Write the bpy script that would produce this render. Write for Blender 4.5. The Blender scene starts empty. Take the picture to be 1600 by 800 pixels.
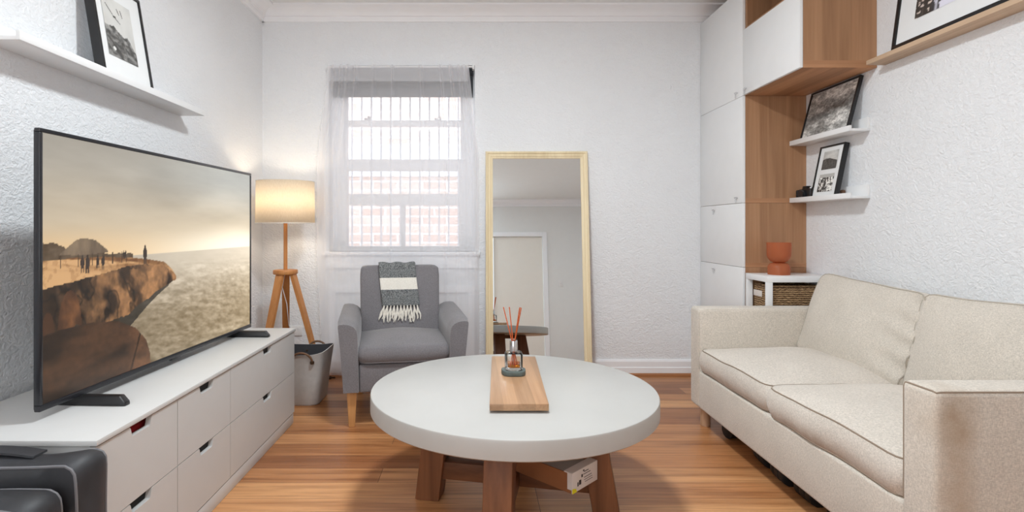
import bpy, bmesh, math, random
import numpy as np
from mathutils import Vector, Matrix, noise as mnoise
random.seed(7)
S = bpy.context.scene
COL = S.collection
PI = math.pi

# ------------------------------------------------------------------ materials
def lin(c):
    c = c / 255.0
    return c / 12.92 if c <= 0.04045 else ((c + 0.055) / 1.055) ** 2.4
def rgb(r, g, b): return (lin(r), lin(g), lin(b), 1.0)

def new_mat(name):
    m = bpy.data.materials.new(name); m.use_nodes = True
    nt = m.node_tree
    return m, nt, nt.nodes['Principled BSDF']
def coords(nt, scale=(1, 1, 1)):
    tc = nt.nodes.new('ShaderNodeTexCoord'); mp = nt.nodes.new('ShaderNodeMapping')
    mp.inputs['Scale'].default_value = scale
    nt.links.new(tc.outputs['Object'], mp.inputs['Vector'])
    return mp.outputs['Vector']
def noise(nt, vec, scale, detail=4, rough=0.5, dist=0.0):
    n = nt.nodes.new('ShaderNodeTexNoise')
    n.inputs['Scale'].default_value = scale; n.inputs['Detail'].default_value = detail
    n.inputs['Roughness'].default_value = rough; n.inputs['Distortion'].default_value = dist
    nt.links.new(vec, n.inputs['Vector'])
    return n.outputs['Fac']
def ramp(nt, fac, stops):
    r = nt.nodes.new('ShaderNodeValToRGB')
    while len(r.color_ramp.elements) < len(stops): r.color_ramp.elements.new(0.5)
    for e, (p, c) in zip(r.color_ramp.elements, stops): e.position = p; e.color = c
    nt.links.new(fac, r.inputs['Fac'])
    return r.outputs['Color']
def mix(nt, a, b, fac, mode='MIX'):
    n = nt.nodes.new('ShaderNodeMix'); n.data_type = 'RGBA'; n.blend_type = mode
    for sock, v in ((n.inputs['Factor'], fac), (n.inputs['A'], a), (n.inputs['B'], b)):
        if hasattr(v, 'links'): nt.links.new(v, sock)
        else: sock.default_value = v
    return n.outputs['Result']
def bump(nt, bsdf, height, strength=0.3, dist=0.01):
    b = nt.nodes.new('ShaderNodeBump')
    b.inputs['Strength'].default_value = strength; b.inputs['Distance'].default_value = dist
    nt.links.new(height, b.inputs['Height']); nt.links.new(b.outputs['Normal'], bsdf.inputs['Normal'])

def plain(name, c, rough=0.5, metal=0.0, var=0.04, nscale=12, bumps=0.0, bscale=200, spec=0.5):
    m, nt, p = new_mat(name)
    v = coords(nt)
    f = noise(nt, v, nscale, 5)
    d = tuple(max(0, x * (1 - var)) for x in c[:3]) + (1,)
    l = tuple(min(1, x * (1 + var)) for x in c[:3]) + (1,)
    nt.links.new(ramp(nt, f, [(0.3, d), (0.7, l)]), p.inputs['Base Color'])
    p.inputs['Roughness'].default_value = rough; p.inputs['Metallic'].default_value = metal
    p.inputs['Specular IOR Level'].default_value = spec
    if bumps: bump(nt, p, noise(nt, v, bscale, 3), bumps, 0.002)
    return m

def stucco(name, c):
    m, nt, p = new_mat(name)
    v = coords(nt)
    nt.links.new(ramp(nt, noise(nt, v, 2.0, 3), [(0.3, c), (0.7, tuple(x * 1.03 for x in c[:3]) + (1,))]), p.inputs['Base Color'])
    p.inputs['Roughness'].default_value = 0.75; p.inputs['Specular IOR Level'].default_value = 0.2
    v2 = coords(nt, (1, 1, 1.35))
    a = noise(nt, v2, 42, 5, 0.6, 1.4)
    vo = nt.nodes.new('ShaderNodeTexVoronoi'); vo.feature = 'SMOOTH_F1'; vo.inputs['Scale'].default_value = 46
    nt.links.new(mix(nt, v2, noise_col(nt, v2, 9), 0.25), vo.inputs['Vector'])
    mm = nt.nodes.new('ShaderNodeMath'); mm.operation = 'MULTIPLY_ADD'; mm.inputs[1].default_value = 0.5
    nt.links.new(vo.outputs['Distance'], mm.inputs[0]); nt.links.new(a, mm.inputs[2])
    bump(nt, p, mm.outputs[0], 0.6, 0.011)
    return m
def noise_col(nt, vec, scale):
    n = nt.nodes.new('ShaderNodeTexNoise'); n.inputs['Scale'].default_value = scale
    nt.links.new(vec, n.inputs['Vector'])
    return n.outputs['Color']

def wood(name, dark, light, axis=0, rough=0.45, strip=None, fine=55.0, spec=0.4):
    """grain runs along axis; strip = width of glued staves across the grain"""
    m, nt, p = new_mat(name)
    sc = [fine] * 3; sc[axis] = 1.6
    v = coords(nt, tuple(sc))
    g = noise(nt, v, 1.0, 5, 0.6, 0.3)
    sc2 = [9.0] * 3; sc2[axis] = 0.7
    g2 = noise(nt, coords(nt, tuple(sc2)), 1.0, 3, 0.5, 0.8)
    col = ramp(nt, g, [(0.25, dark), (0.75, light)])
    col = mix(nt, col, ramp(nt, g2, [(0.35, tuple(x * 0.80 for x in dark[:3]) + (1,)), (0.65, light)]), 0.45)
    if strip:
        sc3 = [1.0 / strip] * 3; sc3[axis] = 0.35
        vo = nt.nodes.new('ShaderNodeTexVoronoi'); vo.inputs['Randomness'].default_value = 0.35
        vo.inputs['Scale'].default_value = 1.0
        nt.links.new(coords(nt, tuple(sc3)), vo.inputs['Vector'])
        bw = nt.nodes.new('ShaderNodeRGBToBW'); nt.links.new(vo.outputs['Color'], bw.inputs[0])
        col = mix(nt, col, ramp(nt, bw.outputs[0], [(0.2, (0.72, 0.70, 0.68, 1)), (0.8, (1.12, 1.1, 1.08, 1))]), 0.75, 'MULTIPLY')
    nt.links.new(col, p.inputs['Base Color'])
    p.inputs['Roughness'].default_value = rough; p.inputs['Specular IOR Level'].default_value = spec
    bump(nt, p, g, 0.12, 0.002)
    return m

def fabric(name, c, weave=420, var=0.18, rough=0.95, stains=(), sheen=0.25, wrinkle=0.0):
    m, nt, p = new_mat(name)
    d = tuple(x * (1 - var) for x in c[:3]) + (1,); l = tuple(min(1, x * (1 + var)) for x in c[:3]) + (1,)
    va = coords(nt, (weave, weave * 0.9, weave * 0.3)); vb = coords(nt, (weave * 0.3, weave * 0.35, weave))
    n1 = noise(nt, va, 1.0, 2); n2 = noise(nt, vb, 1.0, 2)
    mm = nt.nodes.new('ShaderNodeMath'); mm.operation = 'ADD'; nt.links.new(n1, mm.inputs[0]); nt.links.new(n2, mm.inputs[1])
    hf = nt.nodes.new('ShaderNodeMath'); hf.operation = 'MULTIPLY'; hf.inputs[1].default_value = 0.5; nt.links.new(mm.outputs[0], hf.inputs[0])
    col = ramp(nt, hf.outputs[0], [(0.36, d), (0.64, l)])
    big = noise(nt, coords(nt), 5, 4)
    col = mix(nt, col, ramp(nt, big, [(0.3, (0.93, 0.93, 0.93, 1)), (0.7, (1.04, 1.04, 1.04, 1))]), 1.0, 'MULTIPLY')
    for (pos, sz, sc) in stains:      # worn brown patches with a shape of their own
        tc = nt.nodes.new('ShaderNodeTexCoord'); mp = nt.nodes.new('ShaderNodeMapping'); mp.vector_type = 'TEXTURE'
        mp.inputs['Location'].default_value = pos; mp.inputs['Scale'].default_value = sz
        nt.links.new(tc.outputs['Object'], mp.inputs['Vector'])
        gr = nt.nodes.new('ShaderNodeTexGradient'); gr.gradient_type = 'SPHERICAL'; nt.links.new(mp.outputs['Vector'], gr.inputs['Vector'])
        nn = noise(nt, coords(nt), 22, 4)
        pr = nt.nodes.new('ShaderNodeMath'); pr.operation = 'MULTIPLY'; nt.links.new(gr.outputs['Fac'], pr.inputs[0]); nt.links.new(nn, pr.inputs[1])
        k = nt.nodes.new('ShaderNodeMath'); k.operation = 'MULTIPLY'; k.inputs[1].default_value = 1.5; k.use_clamp = True
        nt.links.new(pr.outputs[0], k.inputs[0])
        col = mix(nt, col, sc, k.outputs[0])
    nt.links.new(col, p.inputs['Base Color'])
    p.inputs['Roughness'].default_value = rough; p.inputs['Specular IOR Level'].default_value = 0.15
    p.inputs['Sheen Weight'].default_value = sheen; p.inputs['Sheen Roughness'].default_value = 0.5
    h = hf.outputs[0]
    bump(nt, p, h, 0.25, 0.0015)
    if wrinkle:
        b0 = p.inputs['Normal'].links[0].from_node
        b = nt.nodes.new('ShaderNodeBump'); b.inputs['Strength'].default_value = wrinkle; b.inputs['Distance'].default_value = 0.01
        nt.links.new(noise(nt, coords(nt), 11, 3, 0.5, 0.6), b.inputs['Height'])
        nt.links.new(b.outputs['Normal'], b0.inputs['Normal'])
    return m

def floor_mat():
    m, nt, p = new_mat('floorboards')
    v = coords(nt)
    br = nt.nodes.new('ShaderNodeTexBrick')
    br.inputs['Scale'].default_value = 1.0; br.inputs['Brick Width'].default_value = 1.75; br.inputs['Row Height'].default_value = 0.135
    br.inputs['Mortar Size'].default_value = 0.0011; br.inputs['Mortar Smooth'].default_value = 0.2
    br.offset = 0.37; br.offset_frequency = 3
    br.inputs['Color1'].default_value = (0, 0, 0, 1); br.inputs['Color2'].default_value = (1, 1, 1, 1); br.inputs['Mortar'].default_value = (0.5, 0.5, 0.5, 1)
    nt.links.new(v, br.inputs['Vector'])
    base = ramp(nt, br.outputs['Color'], [(0.0, rgb(146, 94, 60)), (0.3, rgb(178, 122, 78)), (0.65, rgb(194, 138, 92)), (1.0, rgb(212, 158, 108))])
    g = noise(nt, coords(nt, (2.2, 60, 1)), 1.0, 6, 0.65, 0.4)
    g2 = noise(nt, coords(nt, (0.9, 14, 1)), 1.0, 4, 0.55, 0.9)
    col = mix(nt, base, ramp(nt, g, [(0.30, (0.58, 0.52, 0.46, 1)), (0.5, (1, 1, 1, 1)), (0.75, (1.16, 1.13, 1.08, 1))]), 0.85, 'MULTIPLY')
    col = mix(nt, col, ramp(nt, g2, [(0.34, (0.62, 0.53, 0.46, 1)), (0.56, (1, 1, 1, 1))]), 0.8, 'MULTIPLY')
    col = mix(nt, col, (0.09, 0.045, 0.02, 1), br.outputs['Fac'])
    nt.links.new(col, p.inputs['Base Color'])
    p.inputs['Roughness'].default_value = 0.34; p.inputs['Specular IOR Level'].default_value = 0.4
    bump(nt, p, g, 0.06, 0.002)
    return m

def brick_mat():
    m, nt, p = new_mat('pale_brick')
    tc = nt.nodes.new('ShaderNodeTexCoord'); mp = nt.nodes.new('ShaderNodeMapping'); mp.inputs['Rotation'].default_value = (PI / 2, 0, 0)
    nt.links.new(tc.outputs['Object'], mp.inputs['Vector'])
    br = nt.nodes.new('ShaderNodeTexBrick'); br.inputs['Scale'].default_value = 1.0
    br.inputs['Brick Width'].default_value = 0.24; br.inputs['Row Height'].default_value = 0.085; br.inputs['Mortar Size'].default_value = 0.008
    br.inputs['Color1'].default_value = rgb(224, 194, 180); br.inputs['Color2'].default_value = rgb(236, 216, 203); br.inputs['Mortar'].default_value = rgb(244, 242, 240)
    nt.links.new(mp.outputs['Vector'], br.inputs['Vector'])
    nt.links.new(br.outputs['Color'], p.inputs['Base Color']); p.inputs['Roughness'].default_value = 0.9
    return m

def wicker_mat():
    m, nt, p = new_mat('wicker')
    v = coords(nt)
    w = nt.nodes.new('ShaderNodeTexWave'); w.bands_direction = 'Z'; w.inputs['Scale'].default_value = 26; w.inputs['Distortion'].default_value = 4; w.inputs['Detail'].default_value = 3
    w.inputs['Detail Scale'].default_value = 2.5
    nt.links.new(v, w.inputs['Vector'])
    n = noise(nt, coords(nt, (60, 60, 140)), 1, 3)
    col = ramp(nt, w.outputs['Fac'], [(0.1, rgb(88, 64, 42)), (0.6, rgb(168, 134, 96)), (1, rgb(196, 164, 124))])
    col = mix(nt, col, ramp(nt, n, [(0.3, (0.6, 0.56, 0.5, 1)), (0.7, (1.1, 1.1, 1.1, 1))]), 0.8, 'MULTIPLY')
    nt.links.new(col, p.inputs['Base Color']); p.inputs['Roughness'].default_value = 0.8
    bump(nt, p, w.outputs['Fac'], 0.7, 0.006)
    return m

def painted(name, emit=0.0, rough=0.4, coat=0.0):
    m, nt, p = new_mat(name)
    a = nt.nodes.new('ShaderNodeAttribute'); a.attribute_name = 'paint'
    if emit:
        p.inputs['Base Color'].default_value = (0.004, 0.004, 0.004, 1)
        nt.links.new(a.outputs['Color'], p.inputs['Emission Color']); p.inputs['Emission Strength'].default_value = emit
    else:
        nt.links.new(a.outputs['Color'], p.inputs['Base Color'])
    p.inputs['Roughness'].default_value = rough
    if coat: p.inputs['Coat Weight'].default_value = coat; p.inputs['Coat Roughness'].default_value = 0.03
    return m

def sheer_mat():
    m, nt, p = new_mat('sheer_voile'); nt.nodes.remove(p)
    out = nt.nodes['Material Output']
    tr = nt.nodes.new('ShaderNodeBsdfTransparent'); tr.inputs['Color'].default_value = (1, 1, 1, 1)
    df = nt.nodes.new('ShaderNodeBsdfDiffuse'); df.inputs['Color'].default_value = rgb(250, 250, 253)
    tl = nt.nodes.new('ShaderNodeBsdfTranslucent'); tl.inputs['Color'].default_value = rgb(250, 250, 254)
    a = nt.nodes.new('ShaderNodeMixShader'); a.inputs[0].default_value = 0.4
    nt.links.new(df.outputs[0], a.inputs[1]); nt.links.new(tl.outputs[0], a.inputs[2])
    b = nt.nodes.new('ShaderNodeMixShader')
    lw = nt.nodes.new('ShaderNodeLayerWeight'); lw.inputs['Blend'].default_value = 0.25   # cloth seen edge-on in a fold is denser
    v = coords(nt, (900, 900, 900)); n = noise(nt, v, 1, 1)
    mr = nt.nodes.new('ShaderNodeMapRange'); mr.inputs['To Min'].default_value = 0.40; mr.inputs['To Max'].default_value = 0.78
    nt.links.new(lw.outputs['Facing'], mr.inputs['Value'])
    mu = nt.nodes.new('ShaderNodeMath'); mu.operation = 'MULTIPLY_ADD'; mu.inputs[1].default_value = 0.12; nt.links.new(n, mu.inputs[0]); nt.links.new(mr.outputs[0], mu.inputs[2])
    nt.links.new(mu.outputs[0], b.inputs[0])
    nt.links.new(tr.outputs[0], b.inputs[1]); nt.links.new(a.outputs[0], b.inputs[2])
    nt.links.new(b.outputs[0], out.inputs['Surface'])
    return m

def glass_mat(name, color, rough=0.0, ior=1.45, thin=False):
    m, nt, p = new_mat(name)
    if thin:
        nt.nodes.remove(p); out = nt.nodes['Material Output']
        tr = nt.nodes.new('ShaderNodeBsdfTransparent'); tr.inputs['Color'].default_value = color
        gl = nt.nodes.new('ShaderNodeBsdfGlossy'); gl.inputs['Roughness'].default_value = rough
        fr = nt.nodes.new('ShaderNodeFresnel'); fr.inputs['IOR'].default_value = 1.4
        mx = nt.nodes.new('ShaderNodeMixShader'); nt.links.new(fr.outputs[0], mx.inputs[0])
        nt.links.new(tr.outputs[0], mx.inputs[1]); nt.links.new(gl.outputs[0], mx.inputs[2]); nt.links.new(mx.outputs[0], out.inputs['Surface'])
        return m
    p.inputs['Base Color'].default_value = color; p.inputs['Transmission Weight'].default_value = 1.0
    p.inputs['Roughness'].default_value = rough; p.inputs['IOR'].default_value = ior
    return m

def shade_mat():
    m, nt, p = new_mat('lampshade_linen'); nt.nodes.remove(p); out = nt.nodes['Material Output']
    df = nt.nodes.new('ShaderNodeBsdfDiffuse'); tl = nt.nodes.new('ShaderNodeBsdfTranslucent')
    v = coords(nt, (500, 500, 60)); c = ramp(nt, noise(nt, v, 1, 2), [(0.3, rgb(226, 216, 200)), (0.7, rgb(240, 232, 218))])
    nt.links.new(c, df.inputs['Color']); nt.links.new(c, tl.inputs['Color'])
    mx = nt.nodes.new('ShaderNodeMixShader'); mx.inputs[0].default_value = 0.55
    nt.links.new(df.outputs[0], mx.inputs[1]); nt.links.new(tl.outputs[0], mx.inputs[2]); nt.links.new(mx.outputs[0], out.inputs['Surface'])
    return m

def throw_mat():
    m, nt, p = new_mat('woven_throw')
    tc = nt.nodes.new('ShaderNodeTexCoord'); sx = nt.nodes.new('ShaderNodeSeparateXYZ'); nt.links.new(tc.outputs['UV'], sx.inputs[0])
    v = coords(nt, (260, 40, 160)); n = noise(nt, v, 1, 3)
    grey = ramp(nt, n, [(0.35, rgb(74, 76, 78)), (0.65, rgb(142, 144, 144))])
    cream = ramp(nt, n, [(0.3, rgb(214, 208, 198)), (0.7, rgb(232, 228, 220))])
    band = ramp(nt, sx.outputs[1], [(0.0, (0, 0, 0, 1)), (0.38, (1, 1, 1, 1)), (0.66, (0, 0, 0, 1))])
    band.node.color_ramp.interpolation = 'CONSTANT'
    nt.links.new(mix(nt, grey, cream, band), p.inputs['Base Color'])
    p.inputs['Roughness'].default_value = 0.95; p.inputs['Specular IOR Level'].default_value = 0.1
    bump(nt, p, n, 0.6, 0.003)
    return m

M = {}
M['wall'] = stucco('white_stucco', rgb(236, 238, 241))
M['ceiling'] = plain('ceiling_paint', rgb(230, 231, 230), 0.8, var=0.01)
M['trim'] = plain('white_trim', rgb(243, 244, 247), 0.45, var=0.01)
M['floor'] = floor_mat()
M['beading'] = wood('floor_beading', rgb(150, 96, 58), rgb(186, 128, 84), 0)
M['white'] = plain('white_lacquer', rgb(234, 235, 236), 0.35, var=0.01)
M['greywhite'] = plain('dresser_lacquer', rgb(206, 206, 205), 0.38, var=0.01)
M['inner_shade'] = plain('drawer_inside_shade', rgb(22, 21, 21), 0.8)  # near-black colour carries the shade inside the drawers
M['oak'] = wood('oak_panel', rgb(158, 116, 84), rgb(191, 148, 112), 2, 0.5, 0.10)
M['oak_bounce'] = wood('oak_panel_bounce', rgb(176, 126, 92), rgb(204, 156, 118), 1, 0.5, 0.10)  # lighter copy of the oak panel, bounced light put into its colour
M['oak_edge'] = wood('oak_edge', rgb(164, 116, 82), rgb(194, 146, 108), 0, 0.5, None, 60)
M['oak_light'] = wood('oak_ledge', rgb(186, 158, 130), rgb(218, 190, 162), 1, 0.55, None, 90)
M['board'] = wood('serving_board', rgb(164, 124, 92), rgb(205, 166, 130), 1, 0.30, 0.05, 70)
M['acacia'] = wood('rustic_timber', rgb(104, 64, 42), rgb(160, 108, 74), 2, 0.5, 0.2, 45)
M['acacia_h'] = wood('rustic_timber_flat', rgb(100, 62, 40), rgb(150, 100, 68), 0, 0.5, 0.2, 45)
M['lampwood'] = wood('lamp_timber', rgb(178, 112, 58), rgb(212, 148, 88), 2, 0.45, None, 60)
M['legwood'] = wood('chair_leg_timber', rgb(186, 132, 78), rgb(218, 168, 112), 2, 0.45, None, 60)
M['birch'] = wood('sofa_leg_timber', rgb(186, 150, 120), rgb(214, 182, 152), 2, 0.5, None, 60)
M['mirrorframe'] = wood('cream_mirror_frame', rgb(222, 202, 162), rgb(242, 227, 194), 2, 0.5, None, 70)
M['black'] = plain('satin_black', rgb(24, 24, 26), 0.35, var=0.05)
M['bezel'] = plain('black_bezel', rgb(30, 31, 36), 0.28, var=0.02)
M['concrete'] = plain('white_concrete', rgb(183, 182, 179), 0.36, var=0.025, nscale=6)
M['sofa'] = fabric('linen_sofa', rgb(205, 197, 186))
M['sofa_stain'] = fabric('linen_sofa_worn', rgb(205, 197, 186), stains=(((-0.345, -0.06, 0.19), (0.075, 0.2, 0.11), rgb(160, 138, 114)), ((-0.34, -0.06, 0.0), (0.06, 0.2, 0.30), rgb(176, 156, 134)), ))
M['cushion_front'] = fabric('linen_cushion', rgb(208, 200, 190), stains=(((-0.30, 0.02, -0.055), (0.16, 0.42, 0.06), rgb(160, 134, 112)),), wrinkle=0.25)
M['backcush'] = fabric('linen_back_cushion', rgb(204, 196, 185), wrinkle=0.3)
M['piping'] = plain('taupe_piping', rgb(146, 130, 114), 0.9)
M['sofa_seam'] = plain('linen_seam', rgb(172, 164, 152), 0.95)
M['chair'] = fabric('grey_tweed', rgb(120, 117, 120), 500, 0.22)
M['leather'] = plain('charcoal_suede', rgb(50, 51, 55), 0.55, var=0.45, nscale=7, bumps=0.25, bscale=30)
M['seam'] = plain('grey_piping', rgb(112, 112, 116), 0.5)
M['felt'] = plain('grey_felt', rgb(190, 189, 188), 0.95, var=0.05, nscale=40, bumps=0.3, bscale=400)
M['felt_in'] = plain('dark_lining', rgb(62, 62, 66), 0.95)
M['strap'] = plain('brown_leather', rgb(112, 80, 56), 0.5, var=0.15)
M['brass'] = plain('antique_stud', rgb(80, 60, 44), 0.4, 0.6)
M['mat'] = plain('picture_mat', rgb(234, 236, 237), 0.6, var=0.01)
M['photo'] = painted('photo_print', 0, 0.35)
M['screen'] = painted('television_picture', 0.70, 0.4, 0.0)
M['mirror'], _nt, _p = new_mat('mirror_silver')
_p.inputs['Metallic'].default_value = 1; _p.inputs['Roughness'].default_value = 0.0; _p.inputs['Base Color'].default_value = (0.80, 0.85, 0.87, 1)
M['chrome'] = plain('chrome', rgb(205, 205, 208), 0.18, 1.0, 0.02)
M['glass'] = glass_mat('clear_glass', (0.975, 0.985, 0.985, 1), 0.0, thin=True)
M['pane'] = glass_mat('window_glass', (0.97, 0.98, 0.99, 1), 0.02, thin=True)
M['amber'] = glass_mat('amber_oil', rgb(246, 190, 90), 0.0, thin=True)
M['orange'] = glass_mat('orange_frosted_glass', rgb(252, 178, 132), 0.3, 1.2)
m_, nt_, p_ = new_mat('orange_tinted_glass'); nt_.nodes.remove(p_)
_tr = nt_.nodes.new('ShaderNodeBsdfTransparent'); _tr.inputs['Color'].default_value = rgb(248, 196, 150)
_tl = nt_.nodes.new('ShaderNodeBsdfTranslucent'); _tl.inputs['Color'].default_value = rgb(222, 150, 108)
_df = nt_.nodes.new('ShaderNodeBsdfPrincipled'); _df.inputs['Base Color'].default_value = rgb(212, 142, 100); _df.inputs['Roughness'].default_value = 0.3
_m1 = nt_.nodes.new('ShaderNodeMixShader'); _m1.inputs[0].default_value = 0.5; nt_.links.new(_tl.outputs[0], _m1.inputs[1]); nt_.links.new(_df.outputs[0], _m1.inputs[2])
_m2 = nt_.nodes.new('ShaderNodeMixShader'); _m2.inputs[0].default_value = 0.72; nt_.links.new(_tr.outputs[0], _m2.inputs[1]); nt_.links.new(_m1.outputs[0], _m2.inputs[2])
nt_.links.new(_m2.outputs[0], nt_.nodes['Material Output'].inputs['Surface']); M['orange'] = m_
M['clearplastic'] = glass_mat('clear_plastic', (0.93, 0.93, 0.95, 1), 0.1, 1.35)
M['stone'] = plain('green_stone', rgb(88, 100, 98), 0.6, var=0.15, nscale=60)
M['reed'] = plain('rust_reed', rgb(196, 92, 42), 0.7, var=0.15, nscale=80)
M['wicker'] = wicker_mat()
M['kraft'] = plain('kraft_card', rgb(150, 96, 58), 0.8, var=0.08)
M['cardgrey'] = plain('grey_card', rgb(170, 164, 158), 0.7)
M['cardwhite'] = plain('white_card', rgb(222, 214, 208), 0.7, var=0.03)
M['yellow'] = plain('yellow_sticker', rgb(226, 214, 30), 0.6)
M['ink'] = plain('dark_print', rgb(46, 42, 42), 0.7)
M['rubber'] = plain('black_rubber', rgb(20, 20, 21), 0.6, var=0.2)
M['red'] = plain('red_cloth', rgb(170, 22, 30), 0.9, var=0.2)
M['sheer'] = sheer_mat()
M['blind'] = fabric('charcoal_blind', rgb(64, 65, 69), 300, 0.1, sheen=0)
M['steel'] = plain('white_bar_paint', rgb(226, 226, 228), 0.5)
M['shade'] = shade_mat()
M['throw'] = throw_mat()
M['tassel'] = plain('cream_yarn', rgb(226, 220, 210), 0.95, var=0.12, nscale=90)
M['brick'] = brick_mat()
M['plastic'] = plain('white_plastic', rgb(232, 232, 232), 0.35, var=0.005)
M['bulb'], _nt, _p = new_mat('warm_bulb')
_p.inputs['Emission Color'].default_value = (1, 0.83, 0.62, 1); _p.inputs['Emission Strength'].default_value = 50
M['door'] = plain('door_paint', rgb(236, 232, 224), 0.5, var=0.01)

# ------------------------------------------------------------------ mesh helpers
def nb(): return bmesh.new()
def add_box(bm, lo, hi, bev=0.0, seg=2, mat4=None):
    lo = Vector(lo); hi = Vector(hi)
    t = bmesh.new()
    bmesh.ops.create_cube(t, size=1.0)
    c = (lo + hi) / 2; d = hi - lo
    for v in t.verts: v.co = Vector((v.co.x * d.x, v.co.y * d.y, v.co.z * d.z)) + c
    if bev > 0:
        bmesh.ops.bevel(t, geom=list(t.edges), offset=min(bev, min(d) * 0.49), segments=seg, profile=0.5, affect='EDGES', clamp_overlap=True)
    join(bm, t, mat4)
def join(bm, t, mat4=None):
    if mat4 is not None: bmesh.ops.transform(t, matrix=mat4, verts=t.verts)
    me = bpy.data.meshes.new('tmp'); t.to_mesh(me); t.free(); bm.from_mesh(me); bpy.data.meshes.remove(me)
def add_tube(bm, pts, r, n=10, closed=False, cap=True):
    pts = [Vector(p) for p in pts]; N = len(pts)
    rs = r if isinstance(r, (list, tuple)) else [r] * N
    rings = []; prev = None
    for i, p in enumerate(pts):
        a = pts[(i - 1) % N] if (closed or i > 0) else p
        b = pts[(i + 1) % N] if (closed or i < N - 1) else p
        t = (b - a).normalized()
        if prev is None:
            u = t.orthogonal().normalized()
        else:
            u = (prev - t * prev.dot(t))
            u = u.normalized() if u.length > 1e-6 else t.orthogonal().normalized()
        prev = u; w = t.cross(u)
        rings.append([bm.verts.new(p + (u * math.cos(2 * PI * k / n) + w * math.sin(2 * PI * k / n)) * rs[i]) for k in range(n)])
    M_ = N if closed else N - 1
    for i in range(M_):
        A = rings[i]; B = rings[(i + 1) % N]
        for k in range(n): bm.faces.new((A[k], A[(k + 1) % n], B[(k + 1) % n], B[k]))
    if cap and not closed:
        bm.faces.new(rings[0][::-1]); bm.faces.new(rings[-1])
def add_lathe(bm, prof, c=(0, 0, 0), n=40, capb=True, capt=True):
    c = Vector(c); rings = []
    for (r, z) in prof:
        rings.append([bm.verts.new(c + Vector((r * math.cos(2 * PI * k / n), r * math.sin(2 * PI * k / n), z))) for k in range(n)])
    for A, B in zip(rings, rings[1:]):
        for k in range(n): bm.faces.new((A[k], A[(k + 1) % n], B[(k + 1) % n], B[k]))
    if capb: bm.faces.new(rings[0][::-1])
    if capt: bm.faces.new(rings[-1])
def add_prism(bm, poly, axis, a, b, bev=0.0):
    """poly: 2D points in the two other axes (in order), extruded along axis from a to b"""
    t = bmesh.new()
    def P(u, v, w):
        return {0: (w, u, v), 1: (u, w, v), 2: (u, v, w)}[axis]
    A = [t.verts.new(P(u, v, a)) for u, v in poly]; B = [t.verts.new(P(u, v, b)) for u, v in poly]
    n = len(poly)
    t.faces.new(A); t.faces.new(B)
    for i in range(n): t.faces.new((A[i], A[(i + 1) % n], B[(i + 1) % n], B[i]))
    bmesh.ops.recalc_face_normals(t, faces=t.faces)
    if bev: bmesh.ops.bevel(t, geom=list(t.edges), offset=bev, segments=2, profile=0.5, affect='EDGES', clamp_overlap=True)
    join(bm, t)

FO = {}
def obj(name, bm, mat, parent=None, smooth=True, angle=40, local=False):
    bmesh.ops.recalc_face_normals(bm, faces=bm.faces)
    xs = [v.co for v in bm.verts]
    c = (Vector((min(v.x for v in xs), min(v.y for v in xs), min(v.z for v in xs))) + Vector((max(v.x for v in xs), max(v.y for v in xs), max(v.z for v in xs)))) / 2
    for v in bm.verts: v.co -= c
    me = bpy.data.meshes.new(name); bm.to_mesh(me); bm.free()
    if smooth:
        me.shade_smooth()
        try: me.set_sharp_from_angle(angle=math.radians(angle))
        except Exception: pass
    me.materials.append(mat if not isinstance(mat, str) else M[mat])
    o = bpy.data.objects.new(name, me); COL.objects.link(o)
    FO[o.name] = c
    if parent is not None:
        o.parent = parent; o.location = c - FO[parent.name]
    else: o.location = c
    return o
def tag(o, label, cat, group=None, kind=None):
    o['label'] = label; o['category'] = cat
    if group: o['group'] = group
    if kind: o['kind'] = kind
    return o
def thing(name, label, cat, loc, rot=(0, 0, 0), group=None, local=False):
    o = bpy.data.objects.new(name, None); COL.objects.link(o); o.empty_display_size = 0.1
    o.location = loc; o.rotation_euler = rot
    FO[o.name] = Vector((0, 0, 0)) if local else Vector(loc)
    return tag(o, label, cat, group)
def struct(name, bm, mat, parent=None, smooth=False):
    o = obj(name, bm, mat, parent, smooth)
    if parent is None: o['kind'] = 'structure'
    return o

def cushion(w, d, t, crown=0.04, rc=0.05, bulge=0.015, n=16, wr=0.004, seed=0, puffpow=2.0, gather=0.0):
    """box cushion lying flat, centre at the origin; returns bm and map function for its piping"""
    def f(a, b, c):
        x = a * w / 2; y = b * d / 2
        hx = w / 2 - rc; hy = d / 2 - rc          # rounded plan corners
        dx = abs(x) - hx; dy = abs(y) - hy
        if dx > 0 and dy > 0:
            L = math.hypot(dx, dy)
            m = max(dx, dy)
            if L > 1e-9:
                x = math.copysign(hx + dx / L * m, x); y = math.copysign(hy + dy / L * m, y)
        k = (1 - abs(a) ** puffpow) * (1 - abs(b) ** puffpow)
        z = c * (t / 2) + math.copysign(crown * k * abs(c) ** 1.0, c) if c else 0
        if gather and c > 0: z += gather * c * math.sin(a * 15 + 2.5 * math.sin(b * 3)) * max(0.0, (-b - 0.45) / 0.55) ** 1.5
        s = bulge * (1 - c * c)
        x += s * (a ** 5 if a > 0 else -((-a) ** 5)); y += s * (b ** 5 if b > 0 else -((-b) ** 5))
        p = Vector((x, y, z))
        q = mnoise.noise_vector(p * 5.0 + Vector((seed * 7.1, 0, 0))) * wr
        return p + q
    bm = bmesh.new()
    bmesh.ops.create_cube(bm, size=2.0)
    bmesh.ops.subdivide_edges(bm, edges=list(bm.edges), cuts=n, use_grid_fill=True)
    for v in bm.verts: v.co = f(*v.co)
    return bm, f
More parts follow.
